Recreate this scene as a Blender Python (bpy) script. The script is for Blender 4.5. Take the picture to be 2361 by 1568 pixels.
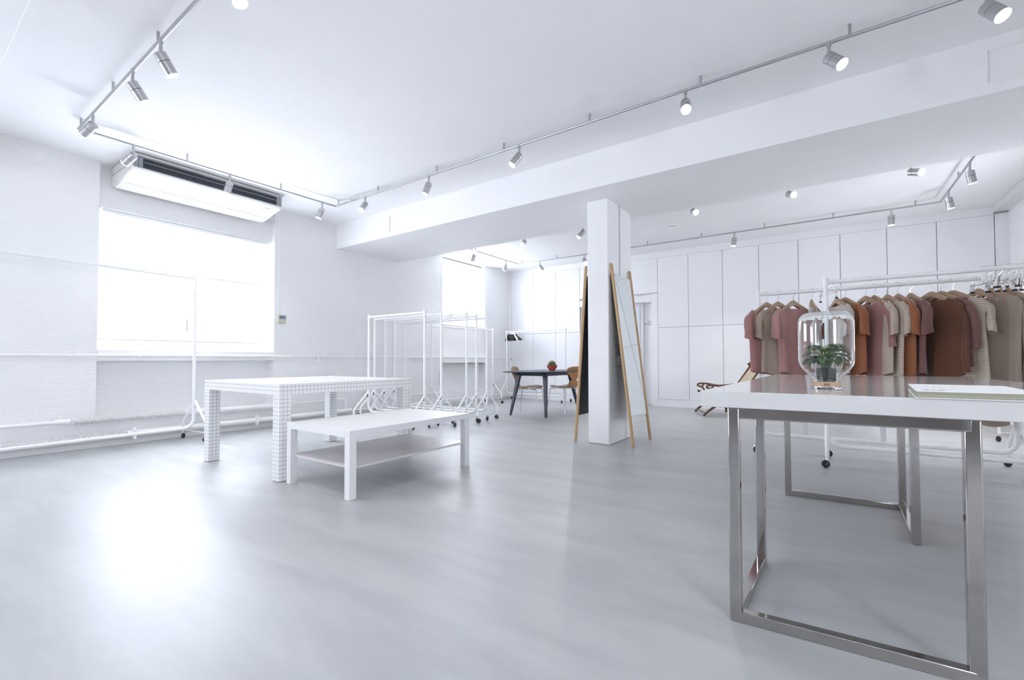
import bpy, bmesh, math, random
from mathutils import Vector, Matrix
random.seed(7)
scn = bpy.context.scene
for o in list(bpy.data.objects): bpy.data.objects.remove(o)
col = scn.collection
PI = math.pi
# ---------------------------------------------------------------- camera
cd = bpy.data.cameras.new('camera'); cam = bpy.data.objects.new('camera', cd); col.objects.link(cam)
scn.camera = cam
cd.sensor_width = 36; cd.lens = 1042.41/2361*36; cd.shift_y = 21.574/2361; cd.clip_start = .02
yaw, pit, rol = -.609771, .0233596, -.00177234
f_ = Vector((math.sin(yaw)*math.cos(pit), math.cos(yaw)*math.cos(pit), math.sin(pit)))
r_ = Vector((math.cos(yaw), -math.sin(yaw), 0)); u_ = r_.cross(f_)
r2 = r_*math.cos(rol)+u_*math.sin(rol); u2 = -r_*math.sin(rol)+u_*math.cos(rol)
m3 = Matrix((r2, u2, -f_)).transposed()
cam.matrix_world = Matrix.Translation((0, 0, .885)) @ m3.to_4x4()
# ---------------------------------------------------------------- world, light, exposure
wd = bpy.data.worlds.new('World'); scn.world = wd; wd.use_nodes = True
bg = wd.node_tree.nodes['Background']; bg.inputs[0].default_value = (.90, .91, 1, 1); bg.inputs[1].default_value = 9.0
scn.view_settings.view_transform = 'Standard'; scn.view_settings.look = 'None'
scn.cycles.max_bounces = 14; scn.cycles.diffuse_bounces = 6; scn.cycles.use_adaptive_sampling = True; scn.cycles.adaptive_threshold = .07; scn.cycles.glossy_bounces = 5; scn.cycles.transmission_bounces = 10; scn.cycles.transparent_max_bounces = 12
scn.view_settings.exposure = 1.24; scn.view_settings.gamma = 1
def portal(name, loc, rot, sx, sy):
    l = bpy.data.lights.new(name, 'AREA'); l.shape = 'RECTANGLE'; l.size = sx; l.size_y = sy
    l.cycles.is_portal = True
    o = bpy.data.objects.new(name, l); o.location = loc; o.rotation_euler = rot; col.objects.link(o)
# windows: name, y range, z range (left wall); added rear opening: x range, z range
WIN_L = [(-2.75, -.95, 1.12, 2.45), (1.36, 3.13, 1.12, 2.49), (6.46, 7.72, 1.58, 2.93)]
FILL_WIN_R = [(-1.5, -.15, 1.0, 2.45), (6.05, 6.95, .9, 1.95)]   # right wall, y ranges; unseen openings added and sized for side light
for (a, b, c, d) in WIN_L: portal('daylight_portal', (-6.5, (a+b)/2, (c+d)/2), (0, -PI/2, 0), d-c, b-a)
portal('daylight_portal', (-4.85, -3.75, 1.75), (PI/2, 0, 0), 1.1, 1.5)  # portal for the added rear opening
for (a, b, c, d) in FILL_WIN_R: portal('daylight_portal', (2.24, (a+b)/2, (c+d)/2), (0, PI/2, 0), d-c, b-a)

# ---------------------------------------------------------------- materials
def pmat(name, c, rough=.5, metal=0, **k):
    m = bpy.data.materials.new(name); m.use_nodes = True; b = m.node_tree.nodes['Principled BSDF']
    b.inputs['Base Color'].default_value = (*c, 1); b.inputs['Roughness'].default_value = rough; b.inputs['Metallic'].default_value = metal
    for q, v in k.items(): b.inputs[q.replace('_', ' ')].default_value = v
    return m
def nn(m, t, **k):
    n = m.node_tree.nodes.new(t)
    for a, v in k.items(): setattr(n, a, v)
    return n
def lk(m, a, b): m.node_tree.links.new(a, b)
def bsdf(m): return m.node_tree.nodes['Principled BSDF']
def tint_noise(m, c1, c2, scale, detail=4, stretch=(1, 1, 1), bump=0, bdist=.002, rough=None):
    tc = nn(m, 'ShaderNodeTexCoord'); mp = nn(m, 'ShaderNodeMapping'); mp.inputs['Scale'].default_value = stretch
    no = nn(m, 'ShaderNodeTexNoise'); no.inputs['Scale'].default_value = scale; no.inputs['Detail'].default_value = detail
    rp = nn(m, 'ShaderNodeValToRGB'); rp.color_ramp.elements[0].position = .3; rp.color_ramp.elements[1].position = .7
    rp.color_ramp.elements[0].color = (*c1, 1); rp.color_ramp.elements[1].color = (*c2, 1)
    lk(m, tc.outputs['Object'], mp.inputs[0]); lk(m, mp.outputs[0], no.inputs[0]); lk(m, no.outputs[0], rp.inputs[0])
    lk(m, rp.outputs[0], bsdf(m).inputs['Base Color'])
    if bump:
        bu = nn(m, 'ShaderNodeBump'); bu.inputs['Strength'].default_value = bump; bu.inputs['Distance'].default_value = bdist
        lk(m, no.outputs[0], bu.inputs['Height']); lk(m, bu.outputs[0], bsdf(m).inputs['Normal'])
    return m
plaster = tint_noise(pmat('white_plaster', (.84, .84, .85), .75), (.89, .89, .895), (.92, .92, .925), 6, bump=.15)
ceil_m = tint_noise(pmat('ceiling_paint', (.84, .84, .85), .8), (.91, .91, .915), (.93, .93, .935), 2)
def brick_mat():
    m = pmat('painted_brick', (.87, .87, .875), .6)
    tc = nn(m, 'ShaderNodeTexCoord'); sp = nn(m, 'ShaderNodeSeparateXYZ'); ad = nn(m, 'ShaderNodeMath', operation='ADD'); cb = nn(m, 'ShaderNodeCombineXYZ')
    lk(m, tc.outputs['Object'], sp.inputs[0]); lk(m, sp.outputs[0], ad.inputs[0]); lk(m, sp.outputs[1], ad.inputs[1])
    lk(m, ad.outputs[0], cb.inputs[0]); lk(m, sp.outputs[2], cb.inputs[1])
    n0 = nn(m, 'ShaderNodeTexNoise'); n0.inputs['Scale'].default_value = 6; n0.inputs['Detail'].default_value = 3
    lk(m, tc.outputs['Object'], n0.inputs[0])
    vm = nn(m, 'ShaderNodeVectorMath', operation='MULTIPLY_ADD'); vm.inputs[1].default_value = (.03, .03, .0)
    lk(m, n0.outputs['Color'], vm.inputs[0]); lk(m, cb.outputs[0], vm.inputs[2])
    br = nn(m, 'ShaderNodeTexBrick'); br.inputs['Scale'].default_value = 1; br.inputs['Mortar Size'].default_value = .011; br.inputs['Mortar Smooth'].default_value = 1.0
    br.inputs['Brick Width'].default_value = .235; br.inputs['Row Height'].default_value = .075; br.inputs['Bias'].default_value = 0
    lk(m, vm.outputs[0], br.inputs['Vector'])
    no = nn(m, 'ShaderNodeTexNoise'); mpz = nn(m, 'ShaderNodeMapping'); mpz.inputs['Scale'].default_value = (1, 1, 2.6); lk(m, tc.outputs['Object'], mpz.inputs[0])
    no.inputs['Scale'].default_value = 11; no.inputs['Detail'].default_value = 6; lk(m, mpz.outputs[0], no.inputs[0])
    n3 = nn(m, 'ShaderNodeTexNoise'); n3.inputs['Scale'].default_value = 5; n3.inputs['Detail'].default_value = 2; lk(m, tc.outputs['Object'], n3.inputs[0])
    mu = nn(m, 'ShaderNodeMath', operation='MULTIPLY_ADD'); mu.inputs[1].default_value = -.26; lk(m, br.outputs['Fac'], mu.inputs[0]); 
    s2 = nn(m, 'ShaderNodeMath', operation='MULTIPLY'); s2.inputs[1].default_value = .9; lk(m, no.outputs[0], s2.inputs[0]); lk(m, s2.outputs[0], mu.inputs[2])
    a3 = nn(m, 'ShaderNodeMath', operation='ADD'); lk(m, mu.outputs[0], a3.inputs[0]); lk(m, n3.outputs[0], a3.inputs[1])
    bu = nn(m, 'ShaderNodeBump'); bu.inputs['Strength'].default_value = .55; bu.inputs['Distance'].default_value = .008
    lk(m, a3.outputs[0], bu.inputs['Height']); lk(m, bu.outputs[0], bsdf(m).inputs['Normal'])
    return m
brick = brick_mat()
def floor_mat():
    m = pmat('polished_concrete', (.5, .52, .54), .33, Specular_IOR_Level=1.0)
    tc = nn(m, 'ShaderNodeTexCoord')
    def noise(scale, st, det=5, rot=0):
        mp = nn(m, 'ShaderNodeMapping'); mp.inputs['Scale'].default_value = st; mp.inputs['Rotation'].default_value = (0, 0, rot)
        no = nn(m, 'ShaderNodeTexNoise'); no.inputs['Scale'].default_value = scale; no.inputs['Detail'].default_value = det; no.inputs['Distortion'].default_value = .6
        lk(m, tc.outputs['Object'], mp.inputs[0]); lk(m, mp.outputs[0], no.inputs[0]); return no
    a = noise(1.1, (.6, 3, 1), 6, -.1); b = noise(3, (.6, 2.6, 1), 8, -.12); c = noise(60, (1, 1, 1), 3)
    mx = nn(m, 'ShaderNodeMath', operation='MULTIPLY_ADD'); mx.inputs[1].default_value = .5; lk(m, a.outputs[0], mx.inputs[0])
    m2 = nn(m, 'ShaderNodeMath', operation='MULTIPLY'); m2.inputs[1].default_value = .5; lk(m, b.outputs[0], m2.inputs[0]); lk(m, m2.outputs[0], mx.inputs[2])
    rp = nn(m, 'ShaderNodeValToRGB'); e = rp.color_ramp.elements; e[0].position = .36; e[1].position = .64
    e[0].color = (.38, .39, .40, 1); e[1].color = (.48, .49, .49, 1); lk(m, mx.outputs[0], rp.inputs[0])
    lk(m, rp.outputs[0], bsdf(m).inputs['Base Color'])
    rr = nn(m, 'ShaderNodeMapRange'); rr.inputs['To Min'].default_value = .37; rr.inputs['To Max'].default_value = .48; lk(m, b.outputs[0], rr.inputs[0]); lk(m, rr.outputs[0], bsdf(m).inputs['Roughness'])
    bu = nn(m, 'ShaderNodeBump'); bu.inputs['Strength'].default_value = .12; bu.inputs['Distance'].default_value = .002; lk(m, c.outputs[0], bu.inputs['Height']); lk(m, bu.outputs[0], bsdf(m).inputs['Normal'])
    return m
floor_m = floor_mat()
def grid_mat():
    m = pmat('gridded_laminate', (.9, .9, .9), .3)
    tc = nn(m, 'ShaderNodeTexCoord'); sp = nn(m, 'ShaderNodeSeparateXYZ'); ge = nn(m, 'ShaderNodeNewGeometry'); sn = nn(m, 'ShaderNodeSeparateXYZ')
    lk(m, tc.outputs['Object'], sp.inputs[0]); lk(m, ge.outputs['Normal'], sn.inputs[0])
    prev = None
    for i in range(3):
        d = nn(m, 'ShaderNodeMath', operation='DIVIDE'); d.inputs[1].default_value = .03; lk(m, sp.outputs[i], d.inputs[0])
        fr = nn(m, 'ShaderNodeMath', operation='FRACT'); lk(m, d.outputs[0], fr.inputs[0])
        pp = nn(m, 'ShaderNodeMath', operation='PINGPONG'); pp.inputs[1].default_value = .5; lk(m, fr.outputs[0], pp.inputs[0])
        lt = nn(m, 'ShaderNodeMath', operation='LESS_THAN'); lt.inputs[1].default_value = .03; lk(m, pp.outputs[0], lt.inputs[0])
        ab = nn(m, 'ShaderNodeMath', operation='ABSOLUTE'); lk(m, sn.outputs[i], ab.inputs[0])
        l2 = nn(m, 'ShaderNodeMath', operation='LESS_THAN'); l2.inputs[1].default_value = .6; lk(m, ab.outputs[0], l2.inputs[0])
        mu = nn(m, 'ShaderNodeMath', operation='MULTIPLY'); lk(m, lt.outputs[0], mu.inputs[0]); lk(m, l2.outputs[0], mu.inputs[1])
        if prev is None: prev = mu
        else:
            mxx = nn(m, 'ShaderNodeMath', operation='MAXIMUM'); lk(m, prev.outputs[0], mxx.inputs[0]); lk(m, mu.outputs[0], mxx.inputs[1]); prev = mxx
    mi = nn(m, 'ShaderNodeMix', data_type='RGBA'); mi.inputs[6].default_value = (.86, .86, .86, 1); mi.inputs[7].default_value = (.12, .13, .2, 1)
    lk(m, prev.outputs[0], mi.inputs[0]); lk(m, mi.outputs[2], bsdf(m).inputs['Base Color'])
    return m
gridm = grid_mat()
def stripe_mat(name, c1, c2, pitch=.022, frac=.3):
    m = pmat(name, c1, .9)
    tc = nn(m, 'ShaderNodeTexCoord'); sp = nn(m, 'ShaderNodeSeparateXYZ'); lk(m, tc.outputs['Object'], sp.inputs[0])
    d = nn(m, 'ShaderNodeMath', operation='DIVIDE'); d.inputs[1].default_value = pitch; lk(m, sp.outputs[2], d.inputs[0])
    fr = nn(m, 'ShaderNodeMath', operation='FRACT'); lk(m, d.outputs[0], fr.inputs[0])
    lt = nn(m, 'ShaderNodeMath', operation='LESS_THAN'); lt.inputs[1].default_value = frac; lk(m, fr.outputs[0], lt.inputs[0])
    mi = nn(m, 'ShaderNodeMix', data_type='RGBA'); mi.inputs[6].default_value = (*c1, 1); mi.inputs[7].default_value = (*c2, 1)
    lk(m, lt.outputs[0], mi.inputs[0]); lk(m, mi.outputs[2], bsdf(m).inputs['Base Color']); return m
def cloth(name, c):
    m = pmat(name, c, .92); bsdf(m).inputs['Sheen Weight'].default_value = .25
    return tint_noise(m, tuple(v*.9 for v in c), tuple(min(1, v*1.08) for v in c), 9, stretch=(1, 1, .4), bump=.25, bdist=.003)
def wood(name, c1, c2, stretch=(14, 14, 1.2), rough=.5):
    return tint_noise(pmat(name, c1, rough), c1, c2, 4, stretch=stretch)
powder = pmat('white_powder_coat', (.94, .94, .94), .28)
lacquer = pmat('white_lacquer', (.82, .82, .825), .35)
cup_m = pmat('white_cupboard_lacquer', (.88, .88, .895), .36, Specular_IOR_Level=.35)
seam_m = pmat('shadow_gap', (.5, .5, .52), .8)
chrome = pmat('chrome', (.78, .77, .76), .07, 1)
tube_m = pmat('polished_steel_tube', (.50, .475, .46), .09, 1)
brushed = pmat('brushed_aluminium', (.50, .50, .51), .3, 1)
steel = pmat('satin_rail', (.5, .51, .53), .4, .9)
blackrub = pmat('black_rubber', (.02, .022, .025), .5)
blackpl = pmat('black_plastic', (.015, .016, .018), .4)
darkcoat = pmat('dark_blue_grey_paint', (.035, .045, .065), .35)
gloss = pmat('glossy_white_lacquer', (.66, .655, .645), .07, Specular_IOR_Level=.3)
ac_m = pmat('cream_plastic', (.82, .81, .78), .45)
acg = pmat('grey_plastic', (.30, .31, .35), .5)
acd = pmat('dark_grille', (.02, .025, .035), .5)
oak = wood('oak', (.50, .31, .15), (.60, .40, .21))
beech = wood('beech', (.34, .22, .145), (.46, .32, .21), (3, 3, 3))
teak = wood('teak_veneer', (.36, .16, .06), (.50, .25, .10), (2, 12, 2), .3)
walnut = wood('dark_walnut', (.10, .045, .025), (.17, .08, .045), (4, 4, 2), .35)
cane = tint_noise(pmat('woven_cane', (.55, .45, .32), .8), (.46, .37, .25), (.64, .54, .40), 60, bump=.4)
terra = tint_noise(pmat('terracotta', (.42, .10, .06), .7), (.38, .085, .05), (.47, .13, .08), 10)
cactus_m = tint_noise(pmat('cactus_green', (.10, .13, .06), .7), (.06, .09, .04), (.2, .2, .10), 12)
spine_m = pmat('straw_spines', (.75, .65, .42), .7)
leaf_m = tint_noise(pmat('leaf_green', (.03, .12, .03), .4, Subsurface_Weight=.0), (.012, .055, .022), (.05, .15, .035), 14)
leaf_l = tint_noise(pmat('young_leaf_green', (.14, .30, .06), .4), (.10, .24, .05), (.25, .38, .10), 14)
soil = tint_noise(pmat('soil', (.05, .05, .06), .9), (.03, .03, .035), (.14, .14, .155), 40, bump=.6)
paper = pmat('white_paper', (.88, .88, .89), .7)
pages = tint_noise(pmat('cream_pages', (.36, .35, .26), .8), (.30, .29, .21), (.42, .41, .32), 3, stretch=(1, 1, 220))
ink = pmat('grey_ink', (.25, .25, .3), .8)
kraft = tint_noise(pmat('kraft_label', (.55, .38, .24), .8), (.5, .34, .21), (.6, .43, .28), 12)
screen = pmat('blue_grey_display', (.16, .24, .33), .3)
mirror_m = pmat('mirror_silver', (.82, .87, .88), .02, 1)
def mixmat(name, kind, w, c=(1, 1, 1)):
    m = bpy.data.materials.new(name); m.use_nodes = True; nt = m.node_tree; nt.nodes.clear()
    out = nt.nodes.new('ShaderNodeOutputMaterial'); mx = nt.nodes.new('ShaderNodeMixShader'); mx.inputs[0].default_value = w
    a = nt.nodes.new('ShaderNodeBsdfTransparent'); b = nt.nodes.new(kind)
    a.inputs[0].default_value = (*c, 1) if kind != 'ShaderNodeBsdfTranslucent' else (1, 1, 1, 1)
    if 'Roughness' in b.inputs: b.inputs['Roughness'].default_value = .02
    nt.links.new(a.outputs[0], mx.inputs[1]); nt.links.new(b.outputs[0], mx.inputs[2]); nt.links.new(mx.outputs[0], out.inputs[0]); return m
pane_m = mixmat('window_glass', 'ShaderNodeBsdfGlossy', .05, (.97, .99, 1))
glass = pmat('clear_glass', (.97, .99, .985), .0, 0, Transmission_Weight=1, IOR=1.45)
def blind_mat():
    m = bpy.data.materials.new('blind_fabric'); m.use_nodes = True; nt = m.node_tree; nt.nodes.clear()
    out = nt.nodes.new('ShaderNodeOutputMaterial'); mx = nt.nodes.new('ShaderNodeMixShader'); mx.inputs[0].default_value = .45
    a = nt.nodes.new('ShaderNodeBsdfDiffuse'); b = nt.nodes.new('ShaderNodeBsdfTranslucent')
    for q in (a, b): q.inputs[0].default_value = (.85, .85, .86, 1)
    nt.links.new(a.outputs[0], mx.inputs[1]); nt.links.new(b.outputs[0], mx.inputs[2]); nt.links.new(mx.outputs[0], out.inputs[0]); return m
blind_m = blind_mat()
def sheer_mat():
    m = pmat('sheer_silk', (.80, .74, .76), .6); bsdf(m).inputs['Alpha'].default_value = .6; return m
sheer = sheer_mat()
def emis(name, c, s):
    m = pmat(name, (.9, .9, .9), .3); b = bsdf(m); b.inputs['Emission Color'].default_value = (*c, 1); b.inputs['Emission Strength'].default_value = s; return m
lamp_e = emis('lit_lamp_lens', (.90, 1, .95), 9)
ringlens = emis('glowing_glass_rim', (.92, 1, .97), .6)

# ---------------------------------------------------------------- mesh helpers
class MB:
    def __init__(s): s.v = []; s.f = []
    def add(s, vs, fs):
        n = len(s.v); s.v += [Vector(p) for p in vs]; s.f += [[i+n for i in q] for q in fs]; return s
    def box(s, a, b):
        x0, x1 = sorted((a[0], b[0])); y0, y1 = sorted((a[1], b[1])); z0, z1 = sorted((a[2], b[2]))
        return s.add([(x0, y0, z0), (x1, y0, z0), (x1, y1, z0), (x0, y1, z0), (x0, y0, z1), (x1, y0, z1), (x1, y1, z1), (x0, y1, z1)],
              [[0, 3, 2, 1], [4, 5, 6, 7], [0, 1, 5, 4], [1, 2, 6, 5], [2, 3, 7, 6], [3, 0, 4, 7]])
    def tube(s, pts, r, n=12, cap=True):
        pts = [Vector(p) for p in pts]; rs = r if isinstance(r, (list, tuple)) else [r]*len(pts)
        t = (pts[1]-pts[0]).normalized(); up = Vector((0, 0, 1)) if abs(t.z) < .9 else Vector((1, 0, 0))
        a = t.cross(up).normalized(); vs = []; fs = []
        for i, p in enumerate(pts):
            if i == 0: tt = pts[1]-pts[0]
            elif i == len(pts)-1: tt = pts[-1]-pts[-2]
            else: tt = (pts[i+1]-p).normalized()+(p-pts[i-1]).normalized()
            tt.normalize(); a = (a-tt*a.dot(tt)).normalized(); b = tt.cross(a)
            mm = None
            if 0 < i < len(pts)-1:
                n1 = (p-pts[i-1]).normalized(); cth = n1.dot(tt)
                if .3 < cth < .999: mm = (n1-tt*cth).normalized(); sc_ = 1/cth-1
            for k in range(n):
                an = 2*PI*k/n; w_ = (a*math.cos(an)+b*math.sin(an))*rs[i]
                if mm: w_ = w_+mm*(w_.dot(mm)*sc_)
                vs.append(p+w_)
        for i in range(len(pts)-1):
            for k in range(n): fs.append([i*n+k, i*n+(k+1) % n, (i+1)*n+(k+1) % n, (i+1)*n+k])
        if cap: fs.append(list(range(n))[::-1]); fs.append([(len(pts)-1)*n+k for k in range(n)])
        return s.add(vs, fs)
    def bar(s, p, q, w, h, up=(0, 0, 1)):
        p = Vector(p); q = Vector(q); t = (q-p).normalized(); a = t.cross(Vector(up)).normalized(); b = a.cross(t)
        vs = [c+a*(x*w/2)+b*(y*h/2) for c in (p, q) for x, y in ((-1, -1), (1, -1), (1, 1), (-1, 1))]
        return s.add(vs, [[0, 1, 2, 3][::-1], [4, 5, 6, 7], [0, 1, 5, 4], [1, 2, 6, 5], [2, 3, 7, 6], [3, 0, 4, 7]])
    def lathe(s, prof, c=(0, 0, 0), n=32, axis=None):
        c = Vector(c); ax = Vector(axis).normalized() if axis is not None else Vector((0, 0, 1))
        up = Vector((1, 0, 0)) if abs(ax.x) < .9 else Vector((0, 1, 0)); a = ax.cross(up).normalized(); b = ax.cross(a)
        vs = []; fs = []; m = len(prof)
        for (r, h) in prof:
            for k in range(n):
                an = 2*PI*k/n; vs.append(c+ax*h+(a*math.cos(an)+b*math.sin(an))*max(r, 1e-5))
        for i in range(m-1):
            for k in range(n): fs.append([i*n+k, (i+1)*n+k, (i+1)*n+(k+1) % n, i*n+(k+1) % n])
        return s.add(vs, fs)
    def prism(s, poly, d):  # poly: list of 3D points, extruded by vector d
        n = len(poly); d = Vector(d); vs = [Vector(p) for p in poly]+[Vector(p)+d for p in poly]
        return s.add(vs, [list(range(n)), [n+i for i in range(n)][::-1]]+[[(i+1) % n, i, n+i, n+(i+1) % n] for i in range(n)])
    def build(s, name, mat, parent=None, bevel=0, smooth=True, seg=2, recalc=True):
        me = bpy.data.meshes.new(name)
        off = Vector((0, 0, 0))
        if parent is not None: off = parent.matrix_world.translation.copy() if not parent.get('_o') else Vector(parent['_o'])
        bm = bmesh.new(); vv = [bm.verts.new(p-off) for p in s.v]
        for q in s.f:
            try: bm.faces.new([vv[i] for i in q])
            except ValueError: pass
        if recalc: bmesh.ops.recalc_face_normals(bm, faces=bm.faces)
        bm.to_mesh(me); bm.free(); me.materials.append(mat)
        if smooth:
            for p in me.polygons: p.use_smooth = True
            me.set_sharp_from_angle(angle=math.radians(35))
        o = bpy.data.objects.new(name, me); col.objects.link(o)
        if parent is not None: o.parent = parent; o['_o'] = tuple(off)
        else: o['_o'] = (0., 0., 0.)
        if bevel:
            b = o.modifiers.new('bevel', 'BEVEL'); b.width = bevel; b.segments = seg; b.limit_method = 'ANGLE'
        return o
def thing(name, label, cat, loc, group=None):
    o = bpy.data.objects.new(name, None); col.objects.link(o); o.location = loc; o.empty_display_size = .1
    o['_o'] = tuple(float(v) for v in loc); o['label'] = label; o['category'] = cat
    if group: o['group'] = group
    return o
def tag(o, label, cat, group=None):
    o['label'] = label; o['category'] = cat
    if group: o['group'] = group
    return o
def struct(o): o['kind'] = 'structure'; return o
def dup(root, delta, label=None, rotz=None):
    r = root.copy(); col.objects.link(r); r.location = root.location+Vector(delta)
    if rotz is not None: r.rotation_euler = (0, 0, rotz)
    if label: r['label'] = label
    for ch in list(root.children):
        c = ch.copy(); col.objects.link(c); c.parent = r
        for g in list(ch.children):
            d = g.copy(); col.objects.link(d); d.parent = c
    return r
def arc(c, r, a0, a1, ex, ez, n=8):
    c = Vector(c); ex = Vector(ex); ez = Vector(ez)
    return [c+ex*(r*math.cos(a0+(a1-a0)*i/n))+ez*(r*math.sin(a0+(a1-a0)*i/n)) for i in range(n+1)]

# ================================================================= ROOM SHELL
WX = -6.14; RX = 2.0; CZ = 2.95; BY = 8.7; RY = -3.6
struct(MB().box((WX-.5, RY-.3, -.1), (RX+.25, BY+.6, 0)).build('floor', floor_m, smooth=False))
c = MB().box((WX-.5, RY-.3, CZ), (RX+.25, BY+.6, CZ+.15))
struct(c.build('ceiling', ceil_m, smooth=False))
struct(MB().box((WX, 4.10, 2.585), (RX, 5.29, CZ)).build('trim_1', ceil_m, smooth=False))
struct(MB().box((WX, -.6, 2.585), (RX, .46, CZ)).build('trim_2', ceil_m, smooth=False))
struct(MB().box((WX, .415, 2.579), (RX, .462, 2.585)).build('trim_3', ceil_m, smooth=False))
# left wall: front-plane piers, niches below and panels above each window
w = MB(); X0 = WX-.42
def ybox(y0, y1, z0, z1, xa=X0, xb=WX): w.box((xa, y0, z0), (xb, y1, z1))
ys = [(RY, -2.78), (-.92, 1.36), (3.163, 6.43), (7.756, BY+.3)]
for a, b in ys: ybox(a, b, 0, CZ)
ybox(4.47, 5.12, 0, 2.585, WX, WX+.018)                      # shallow pilaster below the beam
for (a, b) in ((-2.78, -.92), (1.36, 3.163)):
    ybox(a, b, 0, .246)                                       # brick ledge
    ybox(a, b, .246, .63, X0, WX-.20)                         # recessed brickwork
struct(w.build('wall_left', brick, smooth=False))
w = MB()
for (a, b) in ((-2.78, -.92), (1.36, 3.163)):
    ybox(a, b, .63, .885, X0, WX-.22); ybox(a, b, .885, 1.12, X0, WX-.255); ybox(a, b, 2.45, CZ, X0, WX-.14)
ybox(6.43, 7.756, 0, .25); ybox(6.43, 7.756, .25, .83, X0, WX-.16); ybox(6.43, 7.756, .83, 1.58, X0, WX-.03); ybox(6.43, 7.756, 2.93, CZ)
struct(w.build('trim_4', plaster, smooth=False))
# window sills
for n, (a, b) in enumerate(((-2.78, -.92), (1.36, 3.163))):
    s = MB().prism([(WX+.012, a+.002, .885), (WX+.012, a+.002, .995), (WX-.22, a+.002, 1.10), (WX-.25, a+.002, 1.12), (WX-.25, a+.002, .885)], (0, b-a-.004, 0))
    struct(s.build('trim_%d' % (5+n), plaster, smooth=False))
s = MB().box((WX-.16, 6.43, .83), (WX+.03, 7.756, .97)).build('trim_7', plaster, smooth=False); struct(s)
s = MB().prism([(WX, 6.432, 1.58), (WX-.17, 6.432, 1.66), (WX-.22, 6.432, 1.58)], (0, 1.32, 0)).build('trim_8', plaster, smooth=False); struct(s)
# windows
def window(n, y0, y1, z0, z1, x, mull, extra=False):
    fr = MB(); t = .05
    for a, b in (((y0, z0), (y1, z0+t)), ((y0, z1-t), (y1, z1)), ((y0, z0+t), (y0+t, z1-t)), ((y1-t, z0+t), (y1, z1-t))):
        fr.box((x-.06, a[0], a[1]), (x, b[0], b[1]))
    for m in mull: fr.box((x-.055, m-.03, z0+t), (x-.002, m+.03, z1-t))
    o = fr.build('window_%d' % n, powder, bevel=.003); struct(o)
    e = [y0+t]+list(mull)+[y1-t]
    for i in range(len(e)-1):
        a = e[i]+(.03 if i else 0); b = e[i+1]-(.03 if i < len(e)-2 else 0)
        sash = MB(); s_ = .028
        for p, q in (((a, z0+t), (b, z0+t+s_)), ((a, z1-t-s_), (b, z1-t)), ((a, z0+t+s_), (a+s_, z1-t-s_)), ((b-s_, z0+t+s_), (b, z1-t-s_))):
            sash.box((x-.045, p[0], p[1]), (x+.006, q[0], q[1]))
        sa = sash.build('sash', powder, o, bevel=.002)
        MB().box((x-.025, a+s_, z0+t+s_), (x-.019, b-s_, z1-t-s_)).build('pane', pane_m, sa, smooth=False)
    for m in mull:
        for yy in (m-.05, m+.055):
            MB().box((x+.006, yy-.006, z0+.12), (x+.03, yy+.006, z0+.26)).build('handle', brushed, o, bevel=.002)
    return o
window(1, 1.365, 3.133, 1.12, 2.48, WX-.23, [2.27])
window(2, 6.46, 7.72, 1.60, 2.93, WX-.22, [6.86])
window(3, -2.775, -.93, 1.12, 2.48, WX-.23, [-1.85])
# back wall with doorway niche, rear and right wall
DX0, DX1, DZ = -4.30, -2.78, 2.14
w = MB(); w.box((WX, BY+.02, 0), (DX0, BY+.35, CZ)); w.box((DX1, BY+.02, 0), (RX, BY+.35, CZ)); w.box((DX0, BY+.02, DZ), (DX1, BY+.35, CZ))
struct(w.build('wall_back', plaster, smooth=False))
struct(MB().box((DX0, BY+.17, 0), (DX1, BY+.35, DZ)).build('trim_9', brick, smooth=False))
o = MB().box((-4.1, BY+.11, 0), (-2.99, BY+.165, 2.0)).build('door_1', lacquer, bevel=.003); struct(o)
MB().box((-3.35, BY+.095, 1.2), (-3.05, BY+.11, 1.95)).build('vision_panel', pmat('frosted_panel', (.7, .78, .85), .2), o)
MB().tube([(-3.05, BY+.11, 1.0), (-3.05, BY+.07, 1.0), (-3.17, BY+.07, 1.0)], .009).build('handle', brushed, o)
struct(MB().box((DX0, BY-.03, DZ-.14), (DX1, BY+.17, DZ)).build('trim_10', lacquer, bevel=.01))
w = MB().box((WX-.42, RY-.3, 0), (-5.4, RY, CZ)).box((-4.3, RY-.3, 0), (RX, RY, CZ)).box((-5.4, RY-.3, 0), (-4.3, RY, 1.0)).box((-5.4, RY-.3, 2.5), (-4.3, RY, CZ))  # opening added out of view to brighten camera-facing sides
struct(w.build('wall_rear', tint_noise(pmat('rear_wall_grey', (.3, .28, .27), .8), (.27, .25, .24), (.33, .31, .30), 3), smooth=False))
w = MB(); xs = [RY-.3]+[v for a in FILL_WIN_R for v in a[:2]]+[BY+.6]
for i in range(0, len(xs), 2): w.box((RX, xs[i], 0), (RX+.25, xs[i+1], CZ))
for (a, b, c0, c1) in FILL_WIN_R: w.box((RX, a, 0), (RX+.25, b, c0)); w.box((RX, a, c1), (RX+.25, b, CZ))
struct(w.build('wall_right', plaster, smooth=False))
for n, (a, b, c0, c1) in enumerate(FILL_WIN_R):
    fr = MB(); t = .06
    for p, q in (((a, c0), (b, c0+t)), ((a, c1-t), (b, c1)), ((a, c0), (a+t, c1)), ((b-t, c0), (b, c1)), (((a+b)/2-.03, c0), ((a+b)/2+.03, c1))):
        fr.box((RX+.14, p[0], p[1]), (RX+.2, q[0], q[1]))
    o = struct(fr.build('window_%d' % (4+n), powder, smooth=False))  # frames for the added, unseen right-wall openings
    MB().box((RX+.169, a+t, c0+t), (RX+.175, b-t, c1-t)).build('pane', pane_m, o, smooth=False)
fr = MB()
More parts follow.
